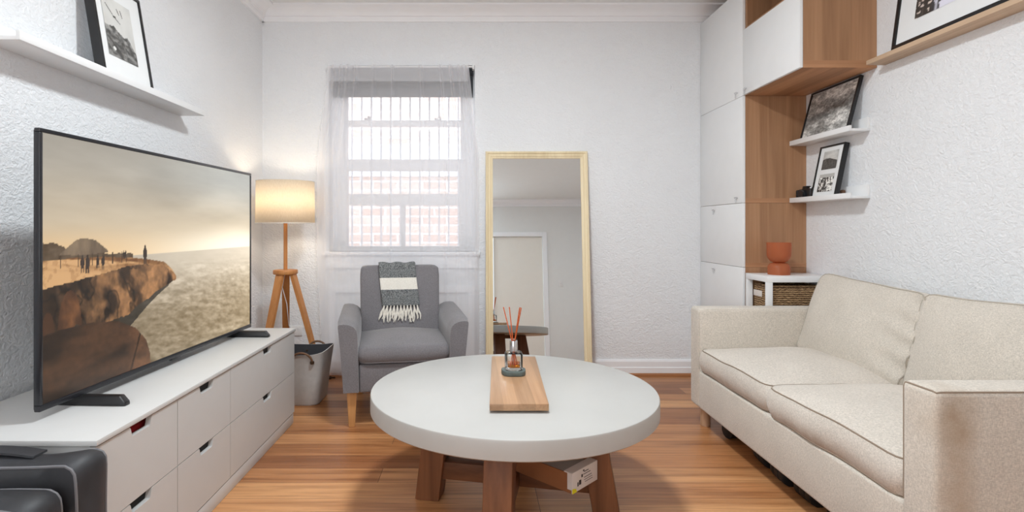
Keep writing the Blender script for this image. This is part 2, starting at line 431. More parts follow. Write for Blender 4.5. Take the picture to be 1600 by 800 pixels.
def rim(f, c, n=14):
    pts = []
    for i in range(n): pts.append(f(-1 + 2 * i / n, -1, c))
    for i in range(n): pts.append(f(1, -1 + 2 * i / n, c))
    for i in range(n): pts.append(f(1 - 2 * i / n, 1, c))
    for i in range(n): pts.append(f(-1, 1 - 2 * i / n, c))
    return pts

def painted_grid(name, w, h, nu, nv, fn, mat, parent, y=0.0, x0=0.0, z0=0.0):
    """upright picture in local x,z; fn(U,V) -> (nv+1, nu+1, 3) sRGB 0..255 arrays"""
    U, V = np.meshgrid(np.linspace(0, 1, nu + 1), np.linspace(0, 1, nv + 1))
    C = np.clip(fn(U, V), 0, 255) / 255.0
    L = np.where(C <= 0.04045, C / 12.92, ((C + 0.055) / 1.055) ** 2.4)
    verts = np.stack([x0 + (U - 0.5) * w, np.zeros_like(U) + y, z0 + V * h], -1).reshape(-1, 3)
    idx = np.arange((nu + 1) * (nv + 1)).reshape(nv + 1, nu + 1)
    faces = np.stack([idx[:-1, :-1], idx[:-1, 1:], idx[1:, 1:], idx[1:, :-1]], -1).reshape(-1, 4)
    me = bpy.data.meshes.new(name); me.from_pydata(verts.tolist(), [], faces.tolist())
    at = me.attributes.new('paint', 'FLOAT_COLOR', 'POINT')
    rgba = np.concatenate([L.reshape(-1, 3), np.ones((L.size // 3, 1))], 1).astype(np.float32)
    at.data.foreach_set('color', rgba.ravel())
    me.materials.append(M[mat])
    o = bpy.data.objects.new(name, me); COL.objects.link(o); o.parent = parent
    FO[o.name] = Vector((0, 0, 0))
    return o
def vnoise(U, V, sx, sy, seed=0, octv=4):
    """value noise on arrays"""
    out = np.zeros_like(U); amp = 1.0; tot = 0
    for o in range(octv):
        r = np.random.RandomState(seed * 31 + o)
        gx = int(2 * sx * 2 ** o) + 3; gy = int(2 * sy * 2 ** o) + 3
        G = r.rand(gy, gx)
        x = U * sx * 2 ** o; y = V * sy * 2 ** o
        xi = np.clip(x.astype(int), 0, gx - 2); yi = np.clip(y.astype(int), 0, gy - 2)
        fx = x - xi; fy = y - yi; fx = fx * fx * (3 - 2 * fx); fy = fy * fy * (3 - 2 * fy)
        out += amp * ((G[yi, xi] * (1 - fx) + G[yi, xi + 1] * fx) * (1 - fy) + (G[yi + 1, xi] * (1 - fx) + G[yi + 1, xi + 1] * fx) * fy)
        tot += amp; amp *= 0.5
    return out / tot
def sm(a, b, x):
    t = np.clip((x - a) / (b - a), 0, 1); return t * t * (3 - 2 * t)
def lerp(a, b, t):
    a = np.asarray(a, float); b = np.asarray(b, float)
    return a * (1 - t[..., None]) + b * t[..., None]

# ------------------------------------------------------------------ room shell
XL, XR, YB, YF, ZC = -1.516, 2.015, 3.95, -1.0, 2.625
WX0, WX1, WZ0, WZ1 = -1.04, 0.008, 0.885, 2.222        # window opening
bm = nb(); add_box(bm, (XL - 0.15, YF - 0.15, -0.08), (XR + 0.15, YB + 0.15, 0.0)); struct('floor', bm, 'floor')
bm = nb(); add_box(bm, (XL - 0.15, YF - 0.15, ZC), (XR + 0.15, YB + 0.3, ZC + 0.08)); struct('ceiling', bm, 'ceiling')
bm = nb(); add_box(bm, (XL - 0.15, YF, 0), (XL, YB, ZC)); struct('wall_left', bm, 'wall')
bm = nb(); add_box(bm, (XR, YF, 0), (XR + 0.15, YB, ZC)); struct('wall_right', bm, 'wall')
bm = nb()
add_box(bm, (XL - 0.15, YB, 0), (WX0, YB + 0.28, ZC)); add_box(bm, (WX1, YB, 0), (XR + 0.15, YB + 0.28, ZC))
add_box(bm, (WX0, YB, 0), (WX1, YB + 0.28, WZ0)); add_box(bm, (WX0, YB, WZ1), (WX1, YB + 0.28, ZC))
struct('wall_back', bm, 'wall')
DX0, DX1, DZ = 0.21, 1.00, 2.03                          # doorway behind the camera
bm = nb()
add_box(bm, (XL - 0.15, YF - 0.12, 0), (DX0, YF, ZC)); add_box(bm, (DX1, YF - 0.12, 0), (XR + 0.15, YF, ZC)); add_box(bm, (DX0, YF - 0.12, DZ), (DX1, YF, ZC))
struct('wall_front', bm, 'ceiling')
# cornice : bead + cove on every wall
def cornice(name, poly, axis, a, b):
    bm = nb(); add_prism(bm, poly, axis, a, b); struct(name, bm, 'trim', smooth=True)
def cprof(s, w):   # (offset from wall along normal, z)
    pts = [(0, 2.530), (0.016, 2.530), (0.020, 2.545), (0.022, 2.562), (0.034, 2.566)]
    for k in range(7):
        a = k / 6 * PI / 2
        pts.append((0.034 + 0.075 * (1 - math.cos(a)), 2.566 + 0.048 * math.sin(a)))
    pts += [(0.116, 2.614), (0.116, ZC), (0, ZC)]
    return [(w + s * p, z) for p, z in pts]
cornice('trim_1', cprof(-1, YB), 0, XL, XR)
cornice('trim_2', cprof(1, XL), 1, YF, YB)
cornice('trim_3', cprof(-1, XR), 1, YF, 2.70)
cornice('trim_4', cprof(1, YF), 0, XL, XR)
# baseboards
def skirt(name, poly, axis, a, b):
    bm = nb(); add_prism(bm, poly, axis, a, b); struct(name, bm, 'trim')
def sprof(s, w): return [(w, 0), (w + s * 0.020, 0), (w + s * 0.020, 0.056), (w + s * 0.015, 0.060), (w + s * 0.015, 0.098), (w + s * 0.009, 0.112), (w, 0.112)]
skirt('baseboard_back', sprof(-1, YB), 0, XL, 1.62)
skirt('baseboard_left', sprof(1, XL), 1, YF, YB)
skirt('baseboard_right', sprof(-1, XR), 1, YF, 3.3)
bm = nb()
add_prism(bm, [(YB - 0.020, 0), (YB - 0.038, 0), (YB - 0.037, 0.010), (YB - 0.031, 0.016), (YB - 0.020, 0.018)], 0, XL, 1.62)
struct('trim_5', bm, 'beading', smooth=True)
# doorway casing, door, switch (seen in the mirror)
bm = nb()
add_box(bm, (DX0 - 0.07, YF, 0), (DX0, YF + 0.02, DZ + 0.07), 0.004); add_box(bm, (DX1, YF, 0), (DX1 + 0.07, YF + 0.02, DZ + 0.07), 0.004); add_box(bm, (DX0, YF, DZ), (DX1, YF + 0.02, DZ + 0.07), 0.004)
struct('trim_6', bm, 'trim')
bm = nb(); add_box(bm, (DX0 + 0.005, YF - 0.06, 0.008), (DX1 - 0.005, YF - 0.02, DZ - 0.005), 0.003); d = struct('door_1', bm, 'door')

# ------------------------------------------------------------------ window, panel, blind, bars, lane
Yw = 4.07
w = bpy.data.objects.new('window_1', None); COL.objects.link(w); w.location = ((WX0 + WX1) / 2, Yw, WZ0); w['kind'] = 'structure'; FO[w.name] = Vector(w.location)
bm = nb()                                               # outer frame
add_box(bm, (WX0, Yw - 0.02, WZ0), (WX0 + 0.085, Yw + 0.06, WZ1)); add_box(bm, (WX1 - 0.085, Yw - 0.02, WZ0), (WX1, Yw + 0.06, WZ1))
add_box(bm, (WX0 + 0.085, Yw - 0.02, WZ1 - 0.05), (WX1 - 0.085, Yw + 0.06, WZ1)); add_box(bm, (WX0 + 0.085, Yw - 0.02, WZ0), (WX1 - 0.085, Yw + 0.06, WZ0 + 0.035))
obj('window_frame', bm, 'trim', w)
gx0, gx1 = WX0 + 0.085, WX1 - 0.085
bm = nb()                                               # upper sash
add_box(bm, (gx0, Yw + 0.02, 1.50), (gx0 + 0.02, Yw + 0.055, WZ1 - 0.05)); add_box(bm, (gx1 - 0.02, Yw + 0.02, 1.50), (gx1, Yw + 0.055, WZ1 - 0.05))
add_box(bm, (gx0 + 0.02, Yw + 0.02, 1.81), (gx1 - 0.02, Yw + 0.055, 1.855)); add_box(bm, (gx0 + 0.02, Yw + 0.02, 1.50), (gx1 - 0.02, Yw + 0.055, 1.565))
obj('upper_sash', bm, 'trim', w)
bm = nb()                                               # lower sash
add_box(bm, (gx0, Yw - 0.02, WZ0 + 0.035), (gx0 + 0.03, Yw + 0.018, 1.50)); add_box(bm, (gx1 - 0.03, Yw - 0.02, WZ0 + 0.035), (gx1, Yw + 0.018, 1.50))
add_box(bm, (gx0 + 0.03, Yw - 0.02, 1.22), (gx1 - 0.03, Yw + 0.018, 1.305)); add_box(bm, (gx0 + 0.03, Yw - 0.02, 1.475), (gx1 - 0.03, Yw + 0.018, 1.50))
add_box(bm, (-0.535, Yw - 0.02, WZ0 + 0.035), (-0.505, Yw + 0.018, 1.22))
obj('lower_sash', bm, 'trim', w)
bm = nb(); add_box(bm, (gx0 + 0.01, Yw + 0.034, 1.55), (gx1 - 0.01, Yw + 0.038, 2.18)); add_box(bm, (gx0 + 0.02, Yw - 0.002, WZ0 + 0.03), (gx1 - 0.02, Yw + 0.002, 1.49))
obj('window_pane', bm, 'pane', w)
for x in (-0.78, -0.26):
    bm = nb(); add_box(bm, (x - 0.03, Yw + 0.005, 1.855), (x + 0.02, Yw + 0.03, 1.868), 0.003); add_box(bm, (x - 0.005, Yw + 0.0, 1.868), (x + 0.02, Yw + 0.02, 1.882), 0.003)
    obj('sash_lift', bm, 'chrome', w)
bm = nb(); add_box(bm, (WX0 - 0.04, YB - 0.030, WZ0 - 0.028), (WX1 + 0.04, YB + 0.10, WZ0), 0.006); obj('window_sill', bm, 'trim', w)
bm = nb()                                               # panelled timber apron under the sill
add_box(bm, (WX0 - 0.02, YB - 0.012, WZ0 - 0.12), (WX1 + 0.02, YB, WZ0 - 0.028), 0.003)
for (a, b, c, d_) in ((WX0 + 0.0, WX0 + 0.05, 0.112, 0.64), (WX1 - 0.05, WX1, 0.112, 0.64), (WX0 + 0.05, WX1 - 0.05, 0.59, 0.64)):
    add_box(bm, (a, YB - 0.012, c), (b, YB, d_), 0.003)
struct('trim_7', bm, 'trim')
bl = thing('roller_blind', 'charcoal roller blind raised to the top of the window behind the sheer curtain', 'blind', ((WX0 + WX1) / 2, Yw - 0.045, 2.02))
bm = nb(); add_box(bm, (WX0 + 0.012, Yw - 0.047, 2.022), (WX1 - 0.012, Yw - 0.043, 2.19)); obj('fabric', bm, 'blind', bl)
bm = nb(); add_tube(bm, [(WX0 + 0.01, Yw - 0.045, 2.192), (WX1 - 0.01, Yw - 0.045, 2.192)], 0.022, 16); obj('roller', bm, 'blind', bl)
bm = nb(); add_box(bm, (WX0 + 0.012, Yw - 0.052, 2.01), (WX1 - 0.012, Yw - 0.038, 2.028), 0.004); obj('bottom_rail', bm, 'blind', bl)
# lane outside
bm = nb(); add_box(bm, (-3.6, 5.35, -0.6), (2.6, 5.5, 3.1)); struct('wall_lane', bm, 'brick')
bm = nb(); add_box(bm, (-3.6, 5.31, 1.55), (2.6, 5.349, 1.86), 0.01); struct('trim_8', bm, 'trim')
for x in (-1.02, -0.62, -0.18):
    bm = nb(); add_box(bm, (x - 0.11, 5.290, 1.66), (x + 0.11, 5.309, 1.715), 0.004)
    for k in range(5): add_box(bm, (x - 0.10, 5.284, 1.664 + k * 0.010), (x + 0.10, 5.290, 1.669 + k * 0.010))
    lab = {-1.02: 'pale wall vent outside, left of three seen through the window', -0.62: 'pale wall vent outside, middle of three seen through the window', -0.18: 'pale wall vent outside, right of three seen through the window'}[x]
    tag(obj('wall_vent', bm, 'plastic'), lab, 'vent', 'vents on the lane wall')
bm = nb(); add_box(bm, (-3.6, 4.4, -0.7), (2.6, 5.35, -0.6)); struct('ground_lane', bm, 'cardgrey')
gr = thing('window_grille', 'white steel security grille of thin vertical bars outside the window', 'grille', ((WX0 + WX1) / 2, 4.30, 0.84))
bm = nb(); add_box(bm, (WX0 - 0.12, 4.295, 0.855), (WX1 + 0.12, 4.31, 0.875)); add_box(bm, (WX0 - 0.12, 4.295, 2.30), (WX1 + 0.12, 4.31, 2.32)); add_box(bm, (WX0 - 0.12, 4.23, 0.855), (WX0 - 0.10, 4.31, 2.32)); add_box(bm, (WX1 + 0.10, 4.23, 0.855), (WX1 + 0.12, 4.31, 2.32))
obj('grille_frame', bm, 'steel', gr)
for k in range(16):
    x = WX0 - 0.06 + k * 0.0755
    bm = nb(); add_box(bm, (x - 0.006, 4.297, 0.875), (x + 0.006, 4.308, 2.30)); obj('bar', bm, 'steel', gr, smooth=False)

# ------------------------------------------------------------------ sheer curtain
cu = thing('sheer_curtain', 'white sheer voile curtain hanging across the window to the floor', 'curtain', (-0.53, 3.895, 0.02))
def curtain_grid(x_of, z0, z1, nx, nz, yc, amp, seed):
    bm = nb(); rows = []
    r = random.Random(seed)
    folds = [(0.05, .016, 1), (0.10, .014, 1), (0.145, .02, 1), (0.2, .012, .6), (0.33, .016, .5), (0.46, .01, .7), (0.66, .012, .6), (0.80, .010, 1), (0.87, .010, 1), (0.93, .012, 1), (0.97, .010, 1)]
    for j in range(nz + 1):
        v = j / nz; z = z0 + (z1 - z0) * v; row = []
        for i in range(nx + 1):
            u = i / nx
            a, b = x_of(v)
            y = yc
            for (fu, fw, fa) in folds:
                q = fu + (u * 0 + 0.010 * math.sin(6 * fu + 3 * v)) * (1 - v)
                y -= amp * 1.5 * fa * (0.25 + 0.75 * v) * math.exp(-((u - q) / (fw * (1.25 - 0.35 * v))) ** 2) * (0.55 + 0.45 * v)
            y += amp * 0.10 * math.sin(u * 34 + 1.2 * math.sin(v * 3)) + 0.0015 * math.sin(u * 90 + v * 2) * (1 - v)
            row.append(bm.verts.new((a + (b - a) * u, y, z)))
        rows.append(row)
    for A, B in zip(rows, rows[1:]):
        for i in range(nx): bm.faces.new((A[i], A[i + 1], B[i + 1], B[i]))
    return bm
def xo(v):
    s = min(1.0, (1 - v) / 0.35)
    return (-1.035 - 0.075 * s * s * (3 - 2 * s) + 0.05 * max(0, (0.35 - v)) / 0.35, -0.035 + 0.075 * min(1, (1 - v) / 0.3))
bm = curtain_grid(xo, 0.012, 2.205, 300, 60, 3.897, 0.016, 3); obj('voile_panel', bm, 'sheer', cu, angle=180)
def xo2(v): return (-1.034, -0.040)
bm = curtain_grid(xo2, 2.095, 2.207, 240, 4, 3.903, 0.014, 3); obj('heading_hem', bm, 'sheer', cu, angle=180)
bm = nb(); add_tube(bm, [(WX0 + 0.002, 3.906, 2.198), (WX1 - 0.002, 3.906, 2.198)], 0.006, 10)
for x in (WX0 + 0.01, WX1 - 0.01): add_box(bm, (x - 0.008, 3.905, 2.185), (x + 0.008, 3.962, 2.210), 0.002)
tag(obj('curtain_rod', bm, 'plastic'), 'thin white curtain rod across the top of the window', 'curtain rod')

# ------------------------------------------------------------------ white media dresser
dr = thing('media_dresser', 'long low white lacquered dresser with six cutout drawers under the television', 'dresser', (-1.23, 2.20, 0))
dx0, dx1, dy0, dy1 = -1.49, -0.973, 1.416, 2.989
bm = nb(); add_box(bm, (dx0, dy0 - 0.004, 0.497), (dx1 + 0.006, dy1 + 0.004, 0.512), 0.002); obj('top_panel', bm, 'greywhite', dr)
bm = nb()
add_box(bm, (dx0, dy0 + 0.004, 0.055), (dx1 - 0.017, dy0 + 0.022, 0.497)); add_box(bm, (dx0, dy1 - 0.022, 0.055), (dx1 - 0.017, dy1 - 0.004, 0.497))
add_box(bm, (dx0, dy0 + 0.022, 0.055), (dx0 + 0.012, dy1 - 0.022, 0.497)); add_box(bm, (dx0 + 0.012, dy0 + 0.022, 0.055), (dx1 - 0.017, dy1 - 0.022, 0.070))
obj('side_panel', bm, 'greywhite', dr)
for yy in (dy0 + 0.393, dy0 + 0.786):
    bm = nb(); add_box(bm, (dx0 + 0.013, yy - 0.010, 0.071), (dx1 - 0.020, yy + 0.010, 0.496)); obj('divider', bm, 'inner_shade', dr)
bm = nb(); add_box(bm, (dx0 + 0.01, dy0 + 0.01, 0.0), (dx1 - 0.002, dy1 - 0.01, 0.054), 0.002); obj('plinth', bm, 'greywhite', dr)
def drawer_front(y0, y1, z0, z1):
    g = 0.0014; a, b = y0 + g, y1 - g; c, e = z0 + g, z1 - g
    m = (a + b) / 2; hw = 0.054; hd = 0.029; sl = 0.013
    poly = [(a, c), (b, c), (b, e), (m + hw, e)]
    S_ = [(k / 8, (k / 8) ** 2 * (3 - 2 * k / 8)) for k in range(1, 9)]
    poly += [(m + hw - sl * t, e - hd * q) for t, q in S_]
    poly += [(m - hw + sl * t, e - hd * q) for t, q in reversed(S_)] + [(m - hw, e)]
    poly += [(a, e)]
    seen = []; 
    for p in poly:
        if not seen or (abs(p[0] - seen[-1][0]) + abs(p[1] - seen[-1][1])) > 1e-6: seen.append(p)
    bm = nb(); add_prism(bm, seen, 0, dx1 - 0.016, dx1)
    bmesh.ops.triangulate(bm, faces=[f for f in bm.faces if len(f.verts) > 4])
    return bm
cols = [(dy0, dy0 + 0.393), (dy0 + 0.393, dy0 + 0.786), (dy0 + 0.786, dy1)]
rows = [(0.058, 0.275), (0.275, 0.494)]
for (a, b) in cols:
    for (c, e) in rows:
        o = obj('drawer', drawer_front(a, b, c, e), 'greywhite', dr, smooth=False)
        bm = nb()
        ya, yb = a + 0.025, b - 0.025; xa, xb = dx0 + 0.03, dx1 - 0.0165; za, zb = c + 0.022, e - 0.05
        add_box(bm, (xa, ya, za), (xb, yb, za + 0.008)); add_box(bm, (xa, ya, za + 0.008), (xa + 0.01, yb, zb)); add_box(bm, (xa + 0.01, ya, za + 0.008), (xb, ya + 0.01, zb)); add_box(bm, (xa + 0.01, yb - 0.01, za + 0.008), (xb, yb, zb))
        if not (a == cols[0][0] and e == rows[1][1]): add_box(bm, (xb - 0.004, ya + 0.01, zb), (xb, yb - 0.01, e - 0.003))  # dark wall added behind the cutout, standing in for the shade inside
        obj('drawer_box', bm, 'inner_shade', o, smooth=False)
bm, f = cushion(0.20, 0.26, 0.145, 0.02, 0.03, 0.01, 8, 0.006, 5)
bmesh.ops.transform(bm, matrix=Matrix.Translation((-1.105, dy0 + 0.19, 0.394)), verts=bm.verts)
tag(obj('folded_cloth', bm, 'red'), 'red folded cloth showing through the handle cutout of the nearest top drawer', 'cloth')

# ------------------------------------------------------------------ television
tv_a = math.atan2(0.059, 1.3244)       # small turn towards the room
tvp, tvq = Vector((-1.216, 1.5426, 0)), Vector((-1.157, 2.867, 0))
tvW, tvH = (tvq - tvp).length, 0.80
mid = (tvp + tvq) / 2
tv = thing('television', 'large flat black television showing a sunset coast, on the white dresser', 'television', (mid.x, mid.y, 0.512), (0, 0, PI / 2 - tv_a), local=True)
# local: x along the screen (near -> far), y back, z up from the dresser top
bm = nb(); zb = 0.028; b_ = 0.012
add_box(bm, (-tvW / 2, 0, zb), (tvW / 2, 0.018, zb + 0.018), 0.003); add_box(bm, (-tvW / 2, 0, zb + tvH - b_), (tvW / 2, 0.018, zb + tvH), 0.003)
add_box(bm, (-tvW / 2, 0, zb + 0.018), (-tvW / 2 + b_, 0.018, zb + tvH - b_), 0.003); add_box(bm, (tvW / 2 - b_, 0, zb + 0.018), (tvW / 2, 0.018, zb + tvH - b_), 0.003)
obj('bezel', bm, 'bezel', tv)
bm = nb(); add_box(bm, (-tvW / 2 + 0.004, 0.012, zb + 0.004), (tvW / 2 - 0.004, 0.023, zb + tvH - 0.004), 0.003); add_box(bm, (-0.45, 0.023, zb + 0.03), (0.45, 0.085, zb + 0.42), 0.015)
obj('back_housing', bm, 'black', tv)
bm = nb(); add_box(bm, (-0.03, 0.004, zb - 0.008), (0.03, 0.02, zb + 0.004), 0.003); obj('sensor', bm, 'black', tv)
for x in (-0.505, 0.545):
    bm = nb(); add_prism(bm, [(-0.145, 0.0005), (0.13, 0.0005), (0.13, 0.020), (0.04, 0.031), (-0.126, 0.031), (-0.143, 0.012)], 0, x - 0.013, x + 0.013, 0.003); obj('foot', bm, 'black', tv)

TP = dict(X1=-1.216, Y1=1.5426, dX=0.059, dY=1.3244)
def poly_mask(U, V, pts):
    inside = np.zeros(U.shape, bool); n = len(pts)
    for i in range(n):
        x0, y0 = pts[i]; x1, y1 = pts[(i + 1) % n]
        if y0 == y1: continue
        c = ((y0 > V) != (y1 > V)) & (U < (x1 - x0) * (V - y0) / (y1 - y0) + x0)
        inside ^= c
    return inside
def curve(U, pts):
    xs, ys = zip(*pts); return np.interp(U, xs, ys)
def coast(U, V):
    n1 = vnoise(U, V, 5, 9, 1); n2 = vnoise(U, V, 30, 18, 2); n3 = vnoise(U, V, 80, 60, 3, 3)
    hz = 0.525
    # sky
    t = np.clip((V - hz) / (1 - hz), 0, 1)
    top = lerp([148, 142, 130], [176, 176, 168], sm(0.1, 0.9, U)); low = lerp([214, 178, 130], [232, 220, 196], sm(0.0, 0.75, U))
    C = lerp(low, [188, 172, 146], sm(0, 0.35, t)); C = C * (1 - sm(0.2, 0.9, t)[..., None]) + top * sm(0.2, 0.9, t)[..., None]
    cl = vnoise(U + 0.25 * V, V, 3, 10, 8, 5)
    C = C + ((cl - 0.5) * 46 * sm(0.05, 0.5, t))[..., None] * np.array([1, .96, .9])
    C = C + (np.exp(-((U - 0.93) / 0.28) ** 2 - ((V - 0.60) / 0.16) ** 2) * 36)[..., None] * np.array([1, .98, .88])
    # sea
    d = np.clip((hz - V) / hz, 0, 1)
    sea = lerp([222, 208, 184], [158, 140, 110], sm(0.0, 0.7, d)); sea = sea * (0.70 + 0.34 * U)[..., None]
    wv = vnoise(U, V * (1.4 - 0.4 * d) + 0.15 * U, 16, 46, 12, 4)
    n4 = vnoise(U + .5 * V, V + .1 * U, 46, 70, 13, 3)
    sea = sea + ((wv - 0.5) * 40 * (0.25 + d))[..., None] + ((n4 - 0.5) * 58 * sm(0.03, 0.4, d))[..., None]
    foam = sm(0.60, 0.72, vnoise(U, V + 0.1 * U, 8, 26, 15)) * sm(0.02, 0.18, d)
    sea = sea + (foam * 14)[..., None]
    C = np.where((V < hz)[..., None], sea, C)
    # distant headland / trees on the left
    tr = curve(U, [(0, .585), (.03, .588), (.06, .574), (.08, .548), (.20, .545), (.24, .540), (.30, .530), (1, .5)]) + (n2 - 0.5) * 0.03
    mk = (V < tr) & (U < 0.30) & (V > 0.45)
    C = np.where(mk[..., None], np.array([84, 68, 50]) + ((n3 - .5) * 40)[..., None], C)
    # plateau
    pt = curve(U, [(0, .525), (.08, .530), (.18, .527), (.30, .512), (.36, .500), (.44, .478), (.475, .44), (.50, .40), (1, 0)])
    ct0 = curve(U, [(0, .425), (.05, .432), (.16, .452), (.28, .475), (.36, .476), (.43, .462), (.475, .432), (.50, .40)])
    pl = (V < pt) & (U < 0.50) & (V > ct0 - 0.02)
    lite = lerp([196, 154, 106], [122, 84, 50], sm(0.46, 0.68, vnoise(U, V + .12 * U, 7, 40, 21)) * sm(.47, .53, V + .1 * U) + .25 * (n3 > .56))
    C = np.where(pl[..., None], lite, C)
    # cliff face
    ct = curve(U, [(0, .425), (.05, .432), (.16, .452), (.28, .475), (.36, .476), (.43, .462), (.475, .432), (.50, .40)]) + (n2 - .5) * 0.012
    cb = curve(U, [(0, .25), (.10, .258), (.22, .248), (.28, .262), (.35, .305), (.42, .345), (.47, .372), (.50, .385)]) + (n2 - .5) * 0.03
    rk = vnoise(U + 0.12 * V + 0.04 * n1, V, 26, 9, 31, 5); rk2 = vnoise(U, V, 60, 40, 33, 3)
    rk3 = vnoise(U + .2 * V, V, 14, 7, 35, 4)
    face = lerp([64, 46, 31], [158, 114, 74], sm(0.34, 0.66, rk)) * (0.62 + 0.55 * rk2)[..., None] * (1 - 0.5 * np.exp(-((rk3 - .5) / .025) ** 2))[..., None] * lerp([.8, .8, .8], [1.06, 1.06, 1.06], sm(0.1, 0.4, U))
    mk = (V < ct) & (V > cb) & (U < 0.50)
    C = np.where(mk[..., None], face, C)
    for (a, b, c0, c1) in ((0.0, 0.035, .255, .335), (0.045, .115, .262, .405)):    # boulders
        m2 = ((U - (a + b) / 2) / ((b - a) / 2)) ** 2 + ((V - c0) / (c1 - c0)) ** 2 < 1
        m2 &= V > cb
        C = np.where(m2[..., None], lerp([66, 42, 26], [122, 80, 48], sm(0.3, 0.7, rk)) , C)
    sh = (V <= cb) & (U < 0.46) & (V > cb - 0.07 * sm(0.46, 0.2, U) - 0.01 - (n2 - .5) * .04)
    C = np.where(sh[..., None], C * 0.42, C)
    # dark rock in front
    fb = curve(U, [(0, .252), (.06, .262), (.14, .262), (.24, .240), (.31, .190), (.355, .12), (.372, .05), (.374, 0), (1, -1)])
    fg = V < fb
    fr = lerp([46, 33, 23], [92, 63, 42], sm(0.30, 0.72, vnoise(U, V, 6, 10, 41, 5))) * (0.85 + 0.3 * n3)[..., None]
    fr = fr * (0.80 + 0.35 * sm(0.26, 0.33, U))[..., None]
    C = np.where(fg[..., None], fr, C)
    cr = fg & (np.abs(U - (0.315 + 0.25 * (V - 0.1))) < 0.004)
    C = np.where(cr[..., None], C * 0.6, C)
    # thatched shelter, posts
    hut = poly_mask(U, V, [(.048, .545), (.060, .560), (.098, .600), (.112, .606), (.140, .604), (.160, .598), (.200, .556), (.205, .545), (.12, .538)])
    C = np.where(hut[..., None], lerp([84, 70, 56], [138, 118, 94], vnoise(U, V, 60, 12, 51)), C)
    for x in (.052, .105, .150, .190, .220, .255, .272):
        p = (np.abs(U - x) < 0.0016) & (V > .492) & (V < .545); C = np.where(p[..., None], np.array([60, 46, 34]), C)
    # small silhouettes
    for (x, z, s) in ((.118, .488, .8), (.134, .483, .9), (.168, .494, .65), (.186, .490, .7), (.262, .520, .45), (.269, .520, .45), (.350, .500, 1.05)):
        k = .055 * s
        m2 = (((U - x) / (.0085 * s)) ** 2 + ((V - z - .45 * k) / (.5 * k)) ** 2 < 1) | (((U - x) / (.0035 * s)) ** 2 + ((V - z - k) / (.16 * k)) ** 2 < 1)
        m2 |= (np.abs(np.abs(U - x) - .004 * s) < .0022 * s) & (V > z - .4 * k) & (V < z + .4 * k)
        C = np.where(m2[..., None], np.array([52, 42, 36]), C)
    return C * np.array([0.97, 0.97, 0.98])
painted_grid('screen', tvW - 0.02, tvH - 0.026, 420, 240, coast, 'screen', tv, 0.004, 0, zb + 0.016)

# ------------------------------------------------------------------ framed pictures
def picture(name, label, x, y, z, rz, lean, w, h, fw, th, prints, group, cx=0.0):
    t = thing(name, label, 'picture', (x, y, z), (-lean, 0, rz), group, local=True)
    bm = nb()
    add_box(bm, (-w / 2, 0, 0), (w / 2, th, fw), 0.0015); add_box(bm, (-w / 2, 0, h - fw), (w / 2, th, h), 0.0015)
    add_box(bm, (-w / 2, 0, fw), (-w / 2 + fw, th, h - fw), 0.0015); add_box(bm, (w / 2 - fw, 0, fw), (w / 2, th, h - fw), 0.0015)
    obj('frame', bm, 'black', t)
    bm = nb(); add_box(bm, (-w / 2 + fw * 0.7, 0.006, fw * 0.7), (w / 2 - fw * 0.7, th * 0.8, h - fw * 0.7)); obj('mat', bm, 'mat', t)
    for (px, pz, pw, ph, fn) in prints:
        painted_grid('print', pw, ph, 90, 90, fn, 'photo', t, 0.0045, px, pz)
    return t
def grey3(a): return np.stack([a, a, a * 0.985], -1)
def ph_gull(U, V):
    a = 205 + 26 * (vnoise(U, V, 3, 3, 61) - .5) + 10 * V
    hill = curve(U, [(0, .50), (.12, .49), (.30, .53), (.42, .47), (.62, .40), (.75, .44), (.85, .36), (1, .20)]) + .05 * (vnoise(U, V, 14, 3, 62) - .5)
    g = 70 + 150 * sm(.25, .75, vnoise(U + .4 * V, V, 9, 18, 63, 5)) * (0.5 + .3 * V)
    a = np.where(V < hill, g, a)
    a = np.where((((U - .22) / .05) ** 2 + ((V - .14) / .03) ** 2 < 1), 225, a)
    for (x0, z0, x1, z1, s) in ((.13, .86, .36, .70, .010), (.36, .70, .56, .62, .008), (.50, .86, .56, .78, .012), (.62, .86, .66, .76, .012)):
        t = np.clip(((U - x0) * (x1 - x0) + (V - z0) * (z1 - z0)) / ((x1 - x0) ** 2 + (z1 - z0) ** 2), 0, 1)
        dd = np.hypot(U - x0 - t * (x1 - x0), V - z0 - t * (z1 - z0)); a = np.where(dd < s * (1.2 - .5 * np.abs(t - .3)), 70, a)
    a = np.where((((U - .38) / .05) ** 2 + ((V - .70) / .022) ** 2 < 1), 60, a)
    return grey3(a)
def ph_rock(U, V):
    n = vnoise(U + .6 * V, V, 5, 7, 71, 6); m = vnoise(U, V, 22, 26, 72, 4)
    a = 128 + 70 * sm(.3, .72, n) + 120 * (m - .5) + 90 * (vnoise(U, V, 50, 55, 73, 2) - .5)
    band = sm(.04, .14, np.abs(V - .48 - .25 * (U - .5) + .08 * (n - .5))) 
    a = a * (.74 + .26 * band) + 14
    return grey3(a)
def ph_land(U, V):
    a = 200 + 60 * (vnoise(U, V, 3, 8, 81, 4) - .5)
    hl = .50 + .10 * np.sin(U * 3.5 + .5) + .04 * (vnoise(U, V, 12, 2, 82) - .5)
    a = np.where(V < hl, 48 + 70 * vnoise(U, V, 20, 16, 83, 3), a)
    return grey3(a)
def ph_town(U, V):
    a = 60 + 190 * (vnoise(U, V, 16, 5, 91, 3) > .5) * sm(.2, .6, vnoise(U, V, 9, 12, 92, 3))
    a = np.where(V > .8, 190, a)
    return grey3(a)
